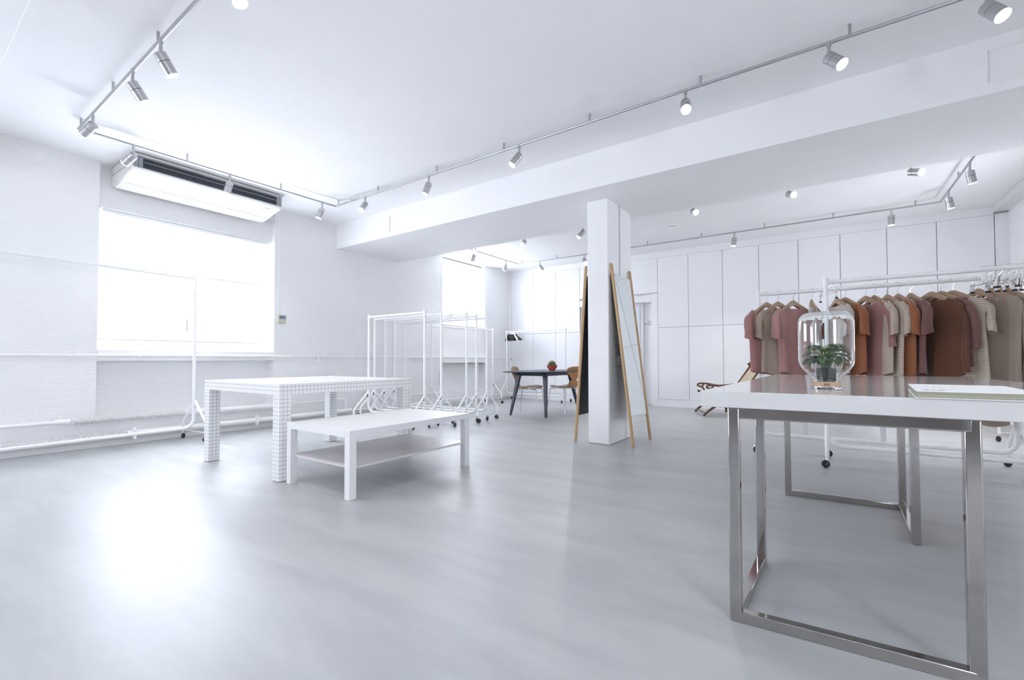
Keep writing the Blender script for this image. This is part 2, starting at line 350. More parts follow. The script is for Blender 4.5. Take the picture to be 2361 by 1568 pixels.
for p, q in (((-5.4, 1.0), (-4.3, 1.06)), ((-5.4, 2.44), (-4.3, 2.5)), ((-5.4, 1.06), (-5.34, 2.44)), ((-4.36, 1.06), (-4.3, 2.44)), ((-4.88, 1.06), (-4.82, 2.44))): fr.box((p[0], RY-.2, p[1]), (q[0], RY-.14, q[1]))
o = struct(fr.build('window_6', powder, smooth=False))  # unseen window added behind the camera as fill light
MB().box((-5.34, RY-.175, 1.06), (-4.36, RY-.169, 2.44)).build('pane', pane_m, o, smooth=False)
# skirting
struct(MB().box((WX, RY, 0), (WX+.018, BY, .05)).build('baseboard_left', lacquer, bevel=.003))
struct(MB().box((RX-.016, RY, 0), (RX, BY-.6, .1)).build('baseboard_right', lacquer, bevel=.003))
# boxed trunking along the right wall under the ceiling
struct(MB().box((1.86, RY, 2.86), (RX, BY-.02, CZ)).build('trim_11', lacquer, bevel=.004))
# beam seam and access panel
struct(MB().box((-4.913, 4.094, 2.64), (-4.901, 4.10, 2.86)).build('trim_12', pmat('grey_filler', (.6, .61, .64), .7)))
p = MB()
for a, b in (((.86, 2.65), (1.75, 2.66)), ((.86, 2.862), (1.75, 2.872)), ((.86, 2.66), (.87, 2.862)), ((1.74, 2.66), (1.75, 2.862))): p.box((a[0], 4.09, a[1]), (b[0], 4.10, b[1]))
struct(p.build('trim_13', ceil_m, bevel=.002))
# pillar
px0, px1, py0, py1 = -2.105, -1.865, 4.43, 5.10
o = MB().box((px0, py0, 0), (px1, py1, 2.585)).build('pillar', plaster, bevel=.012, seg=3); struct(o)
MB().box((px1, 4.725, .95), (px1+.008, 4.745, 2.585)).build('cable_cover', pmat('cover_grey', (.6, .6, .62), .6), o)
sk = MB().box((px1, 4.66, .83), (px1+.01, 4.80, .93)).build('wall_socket', lacquer, bevel=.003); tag(sk, 'white socket plate on the right side of the pillar behind the mirror', 'socket')

# ---------------------------------------------------------------- built-in cupboards on back wall
xe = [-6.06, -5.467, -4.892, -4.302]
xr = [-2.655, -2.093, -1.511, -.941, -.374, .179, .742, 1.288, 1.862]
struct(MB().box((WX, BY-.025, 2.835), (1.86, BY+.02, CZ)).build('trim_14', cup_m))
struct(MB().box((WX, BY-.02, 0), (DX0, BY+.02, .145)).build('baseboard_back', cup_m))
struct(MB().box((DX1, BY-.02, 0), (RX, BY+.02, .145)).build('trim_15', cup_m))
struct(MB().box((WX, BY-.03, .145), (xe[0]-.004, BY+.02, 2.835)).build('trim_16', cup_m))
struct(MB().box((xr[-1]+.004, BY-.03, .145), (RX, BY+.02, 2.835)).build('trim_17', cup_m))
struct(MB().box((DX1, BY-.025, .145), (xr[0]-.004, BY+.02, 2.16)).build('trim_18', cup_m))
ordn = ['first', 'second', 'third', 'fourth', 'fifth', 'sixth', 'seventh', 'eighth']
def cupboard(x0, x1, z0, z1, split, label):
    t = thing('cupboard', label, 'cupboard', ((x0+x1)/2, BY, z0), 'white cupboards across the back wall')
    MB().box((x0+.001, BY-.012, z0), (x1-.001, BY+.018, z1)).build('carcass', seam_m, t, smooth=False)
    g = .0035
    zs = [z0]+([split] if split else [])+[z1]
    for i in range(len(zs)-1):
        MB().box((x0+g, BY-.03, zs[i]+(g if i else 0)), (x1-g, BY-.012, zs[i+1]-(g if i < len(zs)-2 else g))).build('door', cup_m, t, bevel=.0015)
    return t
for i in range(3): cupboard(xe[i], xe[i+1], .145, 2.835, 1.475, 'tall white flush cupboard, %s from the left corner by the window wall' % ordn[i])
cupboard(-4.302, -3.48, 2.17, 2.835, None, 'short white overhead cupboard above the doorway, mostly behind the pillar')
cupboard(-3.48, xr[0], 2.17, 2.835, None, 'short white overhead cupboard above the doorway just right of the pillar')
desc = ['just right of the doorway with the keypad', 'second right of the doorway', 'third right of the doorway, behind the wooden lounger',
        'behind the left end of the clothes rack', 'fifth right of the doorway, behind the terrarium', 'sixth right of the doorway, above the middle of the clothes', 'second from the right wall, above the brown sweater', 'last before the right wall']
for i in range(8): cupboard(xr[i], xr[i+1], .145, 2.835, 1.495, 'tall white flush cupboard, '+desc[i])

# keypad, smoke detector, sockets, thermostat
t = thing('alarm_keypad', 'small white alarm keypad on brick beside the door', 'keypad', (-2.91, BY+.17, 1.57))
MB().box((-2.98, BY+.145, 1.56), (-2.91, BY+.17, 1.65)).build('keypad_body', powder, t, bevel=.004)
MB().box((-2.905, BY+.15, 1.56), (-2.83, BY+.17, 1.65)).build('switch_plate', pmat('pale_grey', (.6, .6, .66), .5), t, bevel=.003)
MB().box((-2.96, BY+.14, 1.575), (-2.93, BY+.145, 1.61)).build('button', acg, t)
t = thing('smoke_detector', 'round white smoke detector on the far ceiling', 'smoke detector', (-1.94, 7.07, 2.95))
MB().lathe([(0, 2.90), (.03, 2.90), (.05, 2.915), (.055, 2.93), (.055, 2.95), (0, 2.95)], (-1.94, 7.07, 0), 24).build('housing', powder, t)
MB().lathe([(.052, 2.922), (.056, 2.925), (.056, 2.93), (.052, 2.932)], (-1.94, 7.07, 0), 24).build('vent_ring', acg, t)
def socket(y, label, xx=WX):
    t = thing('wall_socket', label, 'socket', (xx, y, .87), 'double sockets on the window wall')
    MB().box((xx, y-.075, .86), (xx+.012, y+.075, .945)).build('plate', powder, t, bevel=.003)
    for dy in (-.04, .04):
        h = MB(); h.box((xx+.012, dy+y-.004, .905), (xx+.0128, dy+y+.004, .922)); h.box((xx+.012, dy+y-.016, .885), (xx+.0128, dy+y-.009, .89)); h.box((xx+.012, dy+y+.009, .885), (xx+.0128, dy+y+.016, .89))
        h.build('pin_holes', blackpl, t, smooth=False)
socket(3.81, 'white double wall socket below the thermostat, left of the racks')
socket(5.74, 'white double wall socket on the brick behind the empty white racks')
t = thing('thermostat', 'cream wall controller with small blue-grey display right of the big window', 'thermostat', (WX, 3.266, 1.39))
MB().box((WX, 3.212, 1.39), (WX+.02, 3.322, 1.505)).build('case', pmat('ivory_plastic', (.60, .56, .46), .5), t, bevel=.004)
MB().box((WX+.02, 3.225, 1.452), (WX+.022, 3.31, 1.495)).build('display', screen, t, smooth=False)
cb = MB().tube([(WX+.04, 3.06, 2.78), (WX+.03, 3.12, 2.82), (WX+.006, 3.19, 2.81), (WX+.005, 3.215, 2.78), (WX+.005, 3.222, 2.6), (WX+.005, 3.228, 2.2), (WX+.005, 3.222, 1.9), (WX+.005, 3.218, 1.505)], .004, 6).build('cable', powder)
tag(cb, 'thin white cable running from the air conditioner down to the thermostat', 'cable')

# dado conduit
t = thing('conduit', 'thin white pipe running along the window wall at sill height', 'pipe', (WX+.03, 4, .94))
MB().tube([(WX+.03, -3.4, .94), (WX+.03, 4.40, .94), (WX+.048, 4.5, .94), (WX+.048, 5.1, .94), (WX+.03, 5.2, .94), (WX+.035, 8.6, .935)], .011, 10).build('pipe', powder, t)
for y in (.3, 1.15, 1.7, 2.5, 3.3, 4.0, 5.5, 6.3, 8.0): MB().box((WX+.004, y-.008, .922), (WX+.043, y+.008, .956)).build('pipe_clip', powder, t, bevel=.002)
hk = MB().tube(arc((-6.06, 8.62, .905), .02, PI*.5, -PI*.6, (1, 0, 0), (0, 0, 1)), .004, 6).build('wall_hook', blackrub); tag(hk, 'small dark hook at the far end of the wall pipe', 'hook')
bc = MB().tube([(WX+.012, 6.32, .68), (WX+.012, 6.325, .5), (WX+.012, 6.32, .39)], .003, 6).add([], []).build('cord', acg); tag(bc, 'short dark cord hanging on brick below the far window', 'cord')

# heating pipes
def finned(mb, y0, y1, x, z, r0, r1, pitch=.014):
    prof = [(0, y0)]; y = y0
    while y < y1: prof += [(r0, y), (r1, y+.001), (r1, y+.004), (r0, y+.005)]; y += pitch
    prof += [(0, y)]
    mb.lathe(prof, (x, 0, z), 14, (0, 1, 0)); return mb
hx = WX+.05
t = thing('heating_pipe', 'upper white heating pipe with a finned length, low on the window wall', 'heating pipe', (hx, 1.5, .29), 'heating pipes')
MB().tube([(hx, -3.2, .295), (hx, 1.15, .29)], .018).build('pipe', powder, t)
finned(MB(), 1.18, 2.12, hx, .287, .018, .036).build('finned_tube', powder, t)
MB().tube([(hx, 2.12, .285), (hx, 3.30, .272)], .034, 16).build('sleeve', powder, t)
MB().tube([(hx, 3.30, .28), (hx, 4.22, .295), (hx, 4.25, .28), (hx, 4.25, .12)], .012).build('return_pipe', powder, t)
v = MB().tube([(hx, 1.05, .29), (hx, 1.16, .29)], .027).tube([(hx, 1.10, .29), (hx, 1.10, .345)], .012).tube([(hx, 1.10, .335), (hx, 1.10, .36)], .02)
v.build('valve', powder, t)
t = thing('heating_pipe', 'lower white heating pipe with fins at its near end, just above the floor', 'heating pipe', (hx, 1.5, .11), 'heating pipes')
finned(MB(), -3.2, 1.60, hx, .115, .018, .038, .016).build('finned_tube', powder, t)
MB().tube([(hx, 1.60, .112), (hx, 4.35, .105)], .034, 16).build('sleeve', powder, t)
MB().tube([(hx, 4.35, .105), (hx, 4.42, .105), (hx+.01, 4.5, .105), (hx+.01, 5.1, .105), (hx, 5.2, .11), (hx, 8.6, .11)], .014).build('return_pipe', powder, t)
for y in (1.66, 2.92): MB().box((hx-.02, y-.012, .05), (hx+.05, y+.012, .16)).tube([(hx+.03, y, .15), (hx+.03, y, .175)], .012).build('bracket', powder, t, bevel=.003)
t = MB().tube([(WX+.03, 5.3, .27), (WX+.03, 6.34, .262)], .012).build('pipe', powder); tag(t, 'short thin white pipe low on the wall behind the racks', 'pipe')

# ---------------------------------------------------------------- roller blinds
def blind(y0, y1, x, ztop, zbot, label, grp=None):
    t = thing('roller_blind', label, 'blind', (x, (y0+y1)/2, ztop))
    MB().tube([(x, y0+.02, ztop-.03), (x, y1-.03, ztop-.03)], .026, 20).build('roller', powder, t)
    MB().box((x-.04, y0, ztop-.006), (x+.03, y1, ztop+.012)).build('pelmet', powder, t, bevel=.002)
    MB().box((x-.03, y1-.022, ztop-.065), (x+.03, y1-.012, ztop-.004)).build('end_bracket', powder, t, bevel=.004)
    MB().box((x-.027, y0+.03, zbot), (x-.0262, y1-.05, ztop-.03)).build('fabric', blind_m, t, smooth=False)
    MB().box((x-.032, y0+.03, zbot-.022), (x-.02, y1-.05, zbot)).build('bottom_bar', powder, t, bevel=.003)
    return t
blind(1.38, 3.14, WX-.10, 2.49, 1.91, 'white roller blind half lowered over the big window')
blind(-2.76, -.95, WX-.10, 2.49, 1.91, 'white roller blind on the window behind the camera')
t = thing('roller_blind', 'white blind cassette rolled up above the far window', 'blind', (WX-.12, 7.09, 2.9))
MB().box((WX-.19, 6.44, 2.85), (WX-.10, 7.745, 2.915)).build('cassette', powder, t, bevel=.006)
MB().box((WX-.12, 6.44, 2.915), (WX-.095, 7.745, 2.925)).build('rail', acg, t)
cu = MB(); 
pts = [(WX-.17+.012*math.sin(i*1.9), 7.52+i*.014) for i in range(12)]
for i in range(11):
    a, b = pts[i], pts[i+1]; n = len(cu.v); cu.add([(a[0], a[1], 1.68), (b[0], b[1], 1.68), (b[0], b[1], 2.85), (a[0], a[1], 2.85)], [[0, 1, 2, 3]])
cu.build('side_panel', blind_m, t)

# ---------------------------------------------------------------- air conditioner
t = thing('air_conditioner', 'long cream ceiling air conditioner with dark front grille above the big window', 'air conditioner', (-5.9, 2.22, 2.7))
y0, y1 = 1.475, 2.965
prof = [(-6.22, 2.925), (-6.22, 2.80), (-6.19, 2.735), (-6.11, 2.70), (-6.04, 2.695), (-5.62, 2.775), (-5.585, 2.79), (-5.575, 2.803), (-5.60, 2.81), (-5.62, 2.915), (-5.56, 2.925), (-5.555, 2.935), (-6.22, 2.935)]
MB().prism([(x, y0, z) for x, z in prof], (0, y1-y0, 0)).build('body', ac_m, t, bevel=.006)
MB().prism([(-6.215, y0-.006, 2.93), (-6.215, y0-.006, 2.80), (-6.19, y0-.006, 2.74), (-6.10, y0-.006, 2.705), (-6.04, y0-.006, 2.70), (-5.62, y0-.006, 2.78), (-5.60, y0-.006, 2.80), (-5.63, y0-.006, 2.93)], (0, .008, 0)).build('end_panel', ac_m, t, bevel=.003)
MB().box((-6.2, y0-.010, 2.842), (-5.64, y0-.006, 2.846)).build('end_seam', acg, t, smooth=False)
MB().box((-5.612, y0+.01, 2.806), (-5.588, y1-.005, 2.916)).build('front_frame', acg, t, bevel=.004)
MB().box((-5.588, y0+.085, 2.816), (-5.584, y1-.07, 2.908)).build('grille_opening', acd, t, smooth=False)
l = MB()
for z in (2.868,): l.box((-5.584, y0+.09, z-.003), (-5.572, y1-.075, z+.002))
l.build('louvre', acg, t)
for yy in (y0+.05,): MB().box((-5.588, yy-.003, 2.808), (-5.585, yy, 2.914)).build('frame_seam', acd, t, smooth=False)
s = MB()
for (x, z) in ((-5.905, 2.7195),): s.bar((x, y0+.02, z), (x, y1-.02, z), .003, .003)
s.bar((-5.905, 2.05, 2.7195), (-6.06, 2.05, 2.6935), .003, .003)
s.build('bottom_seam', pmat('seam_grey', (.55, .54, .52), .7), t, smooth=False)
MB().bar((-5.66, 2.80, 2.766), (-5.66, 2.86, 2.766), .012, .002).build('badge', acg, t)

# ================================================================= TRACK LIGHTING
LAMP_W = 9
def rail(pts, name_label, stand, h=2.88):
    t = thing('lighting_track', name_label, 'track', (*pts[0], h))
    MB().tube([(x, y, h) for x, y in pts], .0115, 8).build('rail', steel, t)
    for (x, y) in stand:
        MB().tube([(x, y, h-.006), (x, y, CZ)], .009, 10).build('standoff', brushed, t)
    return t
rail([(-2.2, 1.02), (-5.25, 1.02), (-5.2, 3.46), (1.6, 3.44)], 'thin metal lighting track looping over the front of the room', [(-3.42, 1.02), (-4.32, 1.02), (-5.19, 1.02), (-5.22, 1.81), (-5.21, 2.75), (-5.14, 3.46), (-4.35, 3.455), (-3.39, 3.455), (-2.5, 3.45), (-1.61, 3.45), (-.73, 3.45), (.14, 3.44), (1.2, 3.44)])
rail([(-5.25, 6.05), (-5.25, 7.78), (1.2, 7.78), (1.21, 6.05), (-5.25, 6.05)], 'thin metal lighting track looping over the back of the room behind the beam', [(-5.25, 6.88), (-5.18, 7.78), (-4.35, 7.78), (-3.4, 7.78), (-2.55, 7.78), (-1.66, 7.78), (-.76, 7.78), (.09, 7.78), (.96, 7.78), (1.21, 6.87), (-3.2, 6.05), (-.9, 6.05)])
def spot(x, y, d, label, sc=1.0, lit=True, z=2.88, group='track spotlights'):
    t = thing('track_spotlight', label, 'spotlight', (x, y, z), group)
    d = Vector(d).normalized(); R = .036*sc; L = .125*sc
    side = d.cross(Vector((0, 0, 1))); side = side.normalized() if side.length > .05 else Vector((1, 0, 0))
    J = Vector((x, y, z-.085*sc))
    MB().tube([(x, y, z+.008), (x, y, z-.03*sc)], .0125*sc, 12).tube([(x, y, z-.03*sc), J], .010*sc, 12).build('stem', brushed, t)
    back = J-d*.012*sc+Vector((0, 0, -.012*sc)); 
    MB().lathe([(0, 0), (R*.93, 0), (R, .003), (R, .048*sc), (R*.97, .0485*sc)], back, 24, d).build('heat_sink', brushed, t)
    MB().lathe([(R*.96, .048*sc), (R*.96, .052*sc)], back, 24, d).build('gap_ring', blackpl, t)
    MB().lathe([(R*.97, .0515*sc), (R, .052*sc), (R, L), (R*.88, L), (R*.80, L-.012*sc)], back, 24, d).build('body', brushed, t)
    MB().lathe([(R*.99, L), (R*1.0, L+.006*sc), (R*.9, L+.006*sc), (R*.88, L)], back, 24, d).build('glass_rim', ringlens, t)
    MB().lathe([(0, L-.010*sc), (R*.62, L-.010*sc), (R*.8, L-.0115*sc)], back, 24, d).build('lens', lamp_e, t)
    if d.x < -.7 or not lit: return t
    l = bpy.data.lights.new('lamp_beam', 'SPOT'); l.energy = LAMP_W*(2.6 if y > 7 and x > -4 else .6 if x < -4 else 1); l.color = (1, .97, .92); l.spot_size = math.radians(95); l.spot_blend = .9; l.shadow_soft_size = .025
    lo = bpy.data.objects.new('lamp_beam', l); col.objects.link(lo); lo.parent = t
    p = back+d*(L+.012); lo.location = p-Vector((x, y, z)); lo.rotation_euler = (-d).to_track_quat('Z', 'Y').to_euler()
    return t
S1 = [(-3.374, 1.02, (.02, .53, -.84), 'brushed metal track spotlight, upper of the two angled ones at top left'),
 (-3.888, 1.02, (.04, .54, -.82), 'brushed metal track spotlight, lower of the two angled ones at top left'),
 (-4.838, 1.02, (-.81, -.30, -.50), 'brushed metal spotlight turned sideways at the left corner of the track'),
 (-5.246, 1.391, (-.79, -.31, -.52), 'brushed metal spotlight turned sideways beside the near end of the air conditioner'),
 (-5.228, 2.207, (-.15, -.21, -.97), 'brushed metal spotlight hanging in front of the air conditioner grille'),
 (-5.20, 3.267, (-.23, -.26, -.94), 'brushed metal spotlight just right of the air conditioner'),
 (-4.59, 3.455, (.13, -.59, -.79), 'lit spotlight facing the room with a metal hook hanging beside it'),
 (-3.507, 3.455, (-.22, -.25, -.94), 'track spotlight on the front track, second right of the far corner'),
 (-2.323, 3.45, (-.42, -.42, -.80), 'tilted track spotlight on the front track above the pillar side'),
 (-.838, 3.45, (.19, -.64, -.74), 'lit track spotlight in the middle of the front track, facing the camera'),
 (.034, 3.445, (.56, -.35, -.75), 'large lit track spotlight near the upper right of the photo'),
 (.734, 3.44, (.40, -.42, -.82), 'lit track spotlight cut by the top edge at upper right'),
 (-2.414, 1.02, (.25, .20, -.95), 'track spotlight whose rim just peeks in at the top edge')]
for x, y, d, lb in S1: spot(x, y, d, lb)
S2 = [(-5.25, 6.315, (-.25, -.15, -.96), 'small spotlight hanging above the far window'),
 (-5.25, 7.304, (-.26, -.15, -.95), 'small spotlight hanging right of the far window'),
 (-4.745, 7.78, (.48, .36, -.80), 'small spotlight tilted right near the far left corner'),
 (-3.761, 7.78, (.47, -.56, -.69), 'bright lit spotlight just left of the pillar on the back track'),
 (-1.175, 7.78, (-.11, -.05, -.99), 'spotlight on the back track between smoke detector and cupboards'),
 (.717, 7.78, (-.01, .02, -1), 'spotlight on the back track near its right corner'),
 (1.20, 7.319, (.17, .14, -.98), 'farther spotlight on the right leg of the back track'),
 (1.21, 6.391, (.18, .16, -.97), 'nearer spotlight on the right leg of the back track')]
for x, y, d, lb in S2: spot(x, y, d, lb)
S3 = [(-5.00, (.54, -.77, -.34), 'lit spotlight peeking under the beam at the far left'), (-3.98, (.2, -.82, -.53), 'lit spotlight peeking under the beam left of the pillar'), (-2.94, (-.4, -.45, -.77), 'spotlight body peeking under the beam just left of the pillar'),
 (-1.39, (.48, -.82, -.4), 'lit spotlight peeking under the beam right of the pillar'), (-.34, (.46, -.84, -.4), 'lit spotlight peeking under the beam, middle of the right three'), (.72, (.6, -.75, -.4), 'lit spotlight peeking under the beam, rightmost')]
for x, d, lb in S3: spot(x, 6.05, d, lb, lit=False)
# metal clip hook on track
t = thing('clip_hanger', 'small chrome clip hanging from the track beside a lit spotlight', 'clip', (-4.72, 3.455, 2.88))
MB().tube([(-4.70, 3.455, 2.895), (-4.74, 3.44, 2.89), (-4.82, 3.42, 2.87)], .004, 6).build('wire', chrome, t)
MB().box((-4.85, 3.40, 2.855), (-4.81, 3.43, 2.885)).bar((-4.80, 3.42, 2.87), (-4.78, 3.40, 2.82), .012, .012).build('clip', chrome, t, bevel=.003)

# ================================================================= GARMENT RACKS
def caster(root, p, ang, R=.03):
    x, y = p; o = Vector((x+.012*math.cos(ang), y+.012*math.sin(ang), R)); ax = Vector((-math.sin(ang), math.cos(ang), 0))
    w = MB().lathe([(0, -.011), (R*.8, -.011), (R, -.006), (R, .006), (R*.8, .011), (0, .011)], o, 18, ax).build('caster_wheel', blackrub, root)
    f = MB().tube([(x, y, R*2+.004), (x, y, R*2+.022)], .007, 8)
    f.bar(o+ax*.014+Vector((0, 0, -.004)), Vector((x, y, R*2+.006))+ax*.014, .003, .02, tuple(ax)).bar(o-ax*.014+Vector((0, 0, -.004)), Vector((x, y, R*2+.006))-ax*.014, .003, .02, tuple(ax))
    f.bar(Vector((x, y, R*2+.005))-ax*.016, Vector((x, y, R*2+.005))+ax*.016, .026, .004)
    f.build('caster_fork', chrome, w)
def rack(e0, e1, H, label, r=.016, spread=.24, rail_z=.145, apex=.425, bar_drop=.035, group='white garment racks', rt=None):
    rt = rt or r
    e0 = Vector((*e0, 0)); e1 = Vector((*e1, 0)); t = (e1-e0).normalized(); n = Vector((-t.y, t.x, 0)); Z = Vector((0, 0, 1))
    root = thing('garment_rack', label, 'rack', tuple((e0+e1)/2), group)
    cr = .10; bars = []
    q0 = arc(e0+t*cr+Z*(rail_z+cr), cr, PI, 1.5*PI, t, Z); q1 = arc(e1-t*cr+Z*(rail_z+cr), cr, 1.5*PI, 2*PI, t, Z)
    MB().tube([e0+Z*apex]+q0+q1+[e1+Z*apex], r, 12).build('bottom_rail', powder, root)
    MB().tube([e0+Z*(H-bar_drop), e1+Z*(H-bar_drop)], rt, 14).build('top_bar', powder, root)
    for e, s in ((e0, 1), (e1, -1)):
        MB().tube([e+Z*(apex-.02), e+Z*H], r, 14).build('post', powder, root)
        MB().tube([e+Z*(H-bar_drop*2.2), e+Z*H], r*1.18, 14).build('post_cap', powder, root)
        out = e-t*s*.012
        for g in (-1, 1):
            foot = out+n*(g*spread)
            MB().tube([out+Z*apex, out+n*(g*spread*.93)+Z*.205, foot+Z*.17, foot+Z*.085], r*.85, 10).build('leg', powder, root)
            caster(root, (foot.x, foot.y), random.uniform(0, 6.28))
        MB().tube([out+n*(-spread)+Z*.10, out+n*spread+Z*.10], .004, 6).build('tie_rod', powder, root)
        MB().box(e+n*r+Vector((-.006, -.006, apex-.07)), e+n*r+Vector((.006, .006, apex-.03))).build('lock_clip', blackpl, root)
    return root
rack((-4.33, 4.20), (-5.45, 4.18), 1.545, 'empty white garment rack, nearest of the nested row')
rack((-4.28, 4.46), (-5.66, 4.45), 1.542, 'empty white garment rack, second of the nested row', )
rack((-4.05, 4.71), (-5.72, 4.70), 1.54, 'empty white garment rack, middle one of the nested row')
rack((-4.09, 4.97), (-5.83, 4.985), 1.538, 'empty white garment rack, fourth of the nested row')
rack((-4.11, 5.235), (-5.88, 5.25), 1.535, 'empty white garment rack, rearmost of the nested row')
rack((-5.68, 7.44), (-5.90, 5.90), 1.536, 'empty white garment rack standing along the wall under the far window', r=.014)
rack((-5.91, 8.25), (-4.42, 8.25), 1.545, 'white garment rack with black hangers against the left cupboards', r=.014, spread=.2)
rack((-5.62, .30), (-5.775, 2.10), 1.834, 'tall white garment rack at the left in front of the big window', spread=.26, apex=.44)
rack((-.005, 4.775), (1.62, 4.78), 1.59, 'nearer white garment rack with metal clip hangers at the right', r=.0185, spread=.25)
rack((-.56, 5.155), (1.20, 5.155), 1.572, 'white garment rack hung with pink and brown clothes behind the chrome table', r=.0175, spread=.25)
rack((1.73, 6.98), (1.73, 8.25), 1.50, 'white garment rack by the right wall behind the clothes', r=.015, spread=.24)

# ================================================================= HANGERS AND CLOTHES
BZ = 1.572-.035  # rack B bar centre
def hanger(x, y, bz, dirn, label, mat=beech, W=.21, br=.0195, drop=.085, grp='wooden coat hangers', wire=chrome, chunky=1.3, bottom_bar=False):
    t = thing('coat_hanger', label, 'hanger', (x, y, bz), grp)
    a = Vector((dirn[0], dirn[1], 0)).normalized(); b = Vector((-a.y, a.x, 0)); Z = Vector((0, 0, 1)); o = Vector((x, y, bz))
    R = br+.004
    pts = arc(o, R, -.25, PI, b, Z, 10); pts = [p for p in pts][::-1]
    pts = pts+[o+b*R*.9-Z*.018, o-Z*(R+.022), o-Z*(drop)]
    MB().tube(pts, .0022, 6).build('hook', wire, t)
    m = MB(); n = 16; vs = []; fs = []
    for i in range(n+1):
        s = -1+2*i/n; q = abs(s); zc = -drop-.018-.105*(math.sqrt(q*q+.006)-.0775); hh = (.019-.005*q)*chunky; tt = (.007+.011*q)*chunky; fw = .028*q*q
        c0 = o+a*(s*W)+Z*zc+b*fw
        for (u, v) in ((-1, -1), (-1, .6), (-.5, 1), (.5, 1), (1, .6), (1, -1)): vs.append(c0+b*(u*tt)+Z*(v*hh))
    for i in range(n):
        for k in range(6): fs.append([i*6+k, i*6+(k+1) % 6, (i+1)*6+(k+1) % 6, (i+1)*6+k])
    fs += [list(range(6)), [n*6+k for k in range(6)][::-1]]
    m.add(vs, fs).build('shoulder', mat, t)
    if bottom_bar: MB().tube([o-a*W*.93-Z*(drop+.115), o+a*W*.93-Z*(drop+.115)], .005, 6).build('trouser_bar', mat, t)
    return t
def garment(x, y, bz, dirn, mat, label, name='t_shirt', cat='shirt', zb=.745, sleeve='short', W=.215, T=.055, grp='clothes on the right-hand rack', drop=.085, collar=None, flare=1.0, fold=.018, v=0, hem_curve=.6):
    a = Vector((dirn[0], dirn[1], 0)).normalized(); b = Vector((-a.y, a.x, 0)); Z = Vector((0, 0, 1)); o = Vector((x, y, bz))
    if b.y > 0: b = -b
    t = thing(name, label, cat, (x, y, bz-.2), grp)
    ztop = bz-drop-.03; rnd = random.Random(hash(label) % 1000 if False else len(label)*7+int(abs(x)*1000))
    ph = [rnd.uniform(0, 6.28) for _ in range(4)]
    n = 40; L = ztop-zb
    lv = [(0.50, -.030, .024), (.60, -.039, .032), (.74, -.052, .040), (.88, -.070, .046), (.985, -.098, .050), (1.0, -.14, .052)]
    rows = []
    for (wf, dz, th) in lv: rows.append((wf*W, dz, th*T/.055, 0))
    m_ = 16
    for i in range(1, m_+1):
        k = i/m_; rows.append((W*(.97+.05*math.sin(k*2.5+ph[0]))*(1+(flare-1)*k), -.14-(L-.14)*k, T*(1+.25*k), k))
    vs = []; fs = []
    for (ww, dz, th, k) in rows:
        for j in range(n):
            an = 2*PI*j/n; ca, sa = math.cos(an), math.sin(an)
            px = ww*(abs(ca)**.9)*(1 if ca >= 0 else -1); py = th*(abs(sa)**.8)*(1 if sa >= 0 else -1)
            fo = min(fold, T*.5)*(.35+1.1*k)*(math.sin(px*27+ph[1]+k*1.2)+.6*math.sin(px*49+ph[2]))*(.4+.6*abs(sa))
            zz = ztop+dz
            if k == 0 and ww < .74*W: zz -= (.105 if sa > 0 else .070)*(1-(ww/(W*.75)))*2.9*abs(sa)*(1+v)  # neckline dips at the front
            if k > .99: zz += .010*math.sin(px*22+ph[3])+.035*(abs(ca)**3)*(hem_curve)
            vs.append(o*1+a*px+b*(py+fo)-Vector((0, 0, o.z))+Z*zz+b*.012)
    for i in range(len(rows)-1):
        for j in range(n): fs.append([i*n+j, i*n+(j+1) % n, (i+1)*n+(j+1) % n, (i+1)*n+j])
    MB().add(vs, fs).build('body_panel', mat, t, recalc=False)
    if collar:
        ring = [vs[j]+Z*.003 for j in range(n)]; MB().tube(ring+[ring[0]], .006, 6).build('collar', collar, t)
    if sleeve:
        sl = {'short': .25, 'elbow': .36, 'long': .56}[sleeve]
        for g in (-1, 1):
            m = MB(); vs2 = []; fs2 = []; q = 12
            for i in range(q+1):
                k = i/q
                out = W*.90+.022*min(1, k*3)+(.012*k if sleeve != 'long' else .004*k); dz = -.062-.02*k-sl*k
                ra = (.014+.014*math.sin(min(1, k*1.5)*PI*.5)); rb = (.046+.022*k)*(.35+.65*T/.055) if sleeve != 'long' else (.050-.014*k)*(.35+.65*T/.055)
                if sleeve == 'long': ra *= .9
                tk = min(1, k*4); ra *= .35+.65*tk; rb *= .5+.5*tk; out -= .03*(1-tk)
                for j in range(16):
                    an = 2*PI*j/16; w_ = .004*math.sin(k*9+an*2+ph[1])
                    vs2.append(o-Vector((0, 0, o.z))+a*(g*(out+ra*math.cos(an)+w_+.012*k*math.sin(an)))+b*(rb*math.sin(an)+.010*math.sin(k*2+ph[2]))+Z*(ztop+dz+.02*math.cos(an)*(1-k)-.014*math.cos(an+ph[3])*k*(sleeve != 'long')))
            for i in range(q):
                for j in range(16): fs2.append([i*16+j, i*16+(j+1) % 16, (i+1)*16+(j+1) % 16, (i+1)*16+j])
            m.add(vs2, fs2).build('sleeve', mat, t, recalc=False)
    return t
pink = cloth('dusty_pink_cotton', (.37, .18, .165)); pink2 = cloth('rose_cotton', (.42, .22, .20)); mauve = cloth('mauve_cotton', (.20, .095, .085))
taupe = cloth('taupe_cotton', (.38, .30, .235)); cream = cloth('cream_cotton', (.52, .43, .345)); orange = cloth('burnt_orange_cotton', (.33, .115, .05))
rust = cloth('rust_knit', (.145, .06, .032)); beige = cloth('beige_wool', (.30, .235, .185)); beige2 = cloth('light_beige_knit', (.36, .29, .235)); palepink = cloth('pale_pink_cotton', (.62, .45, .43))
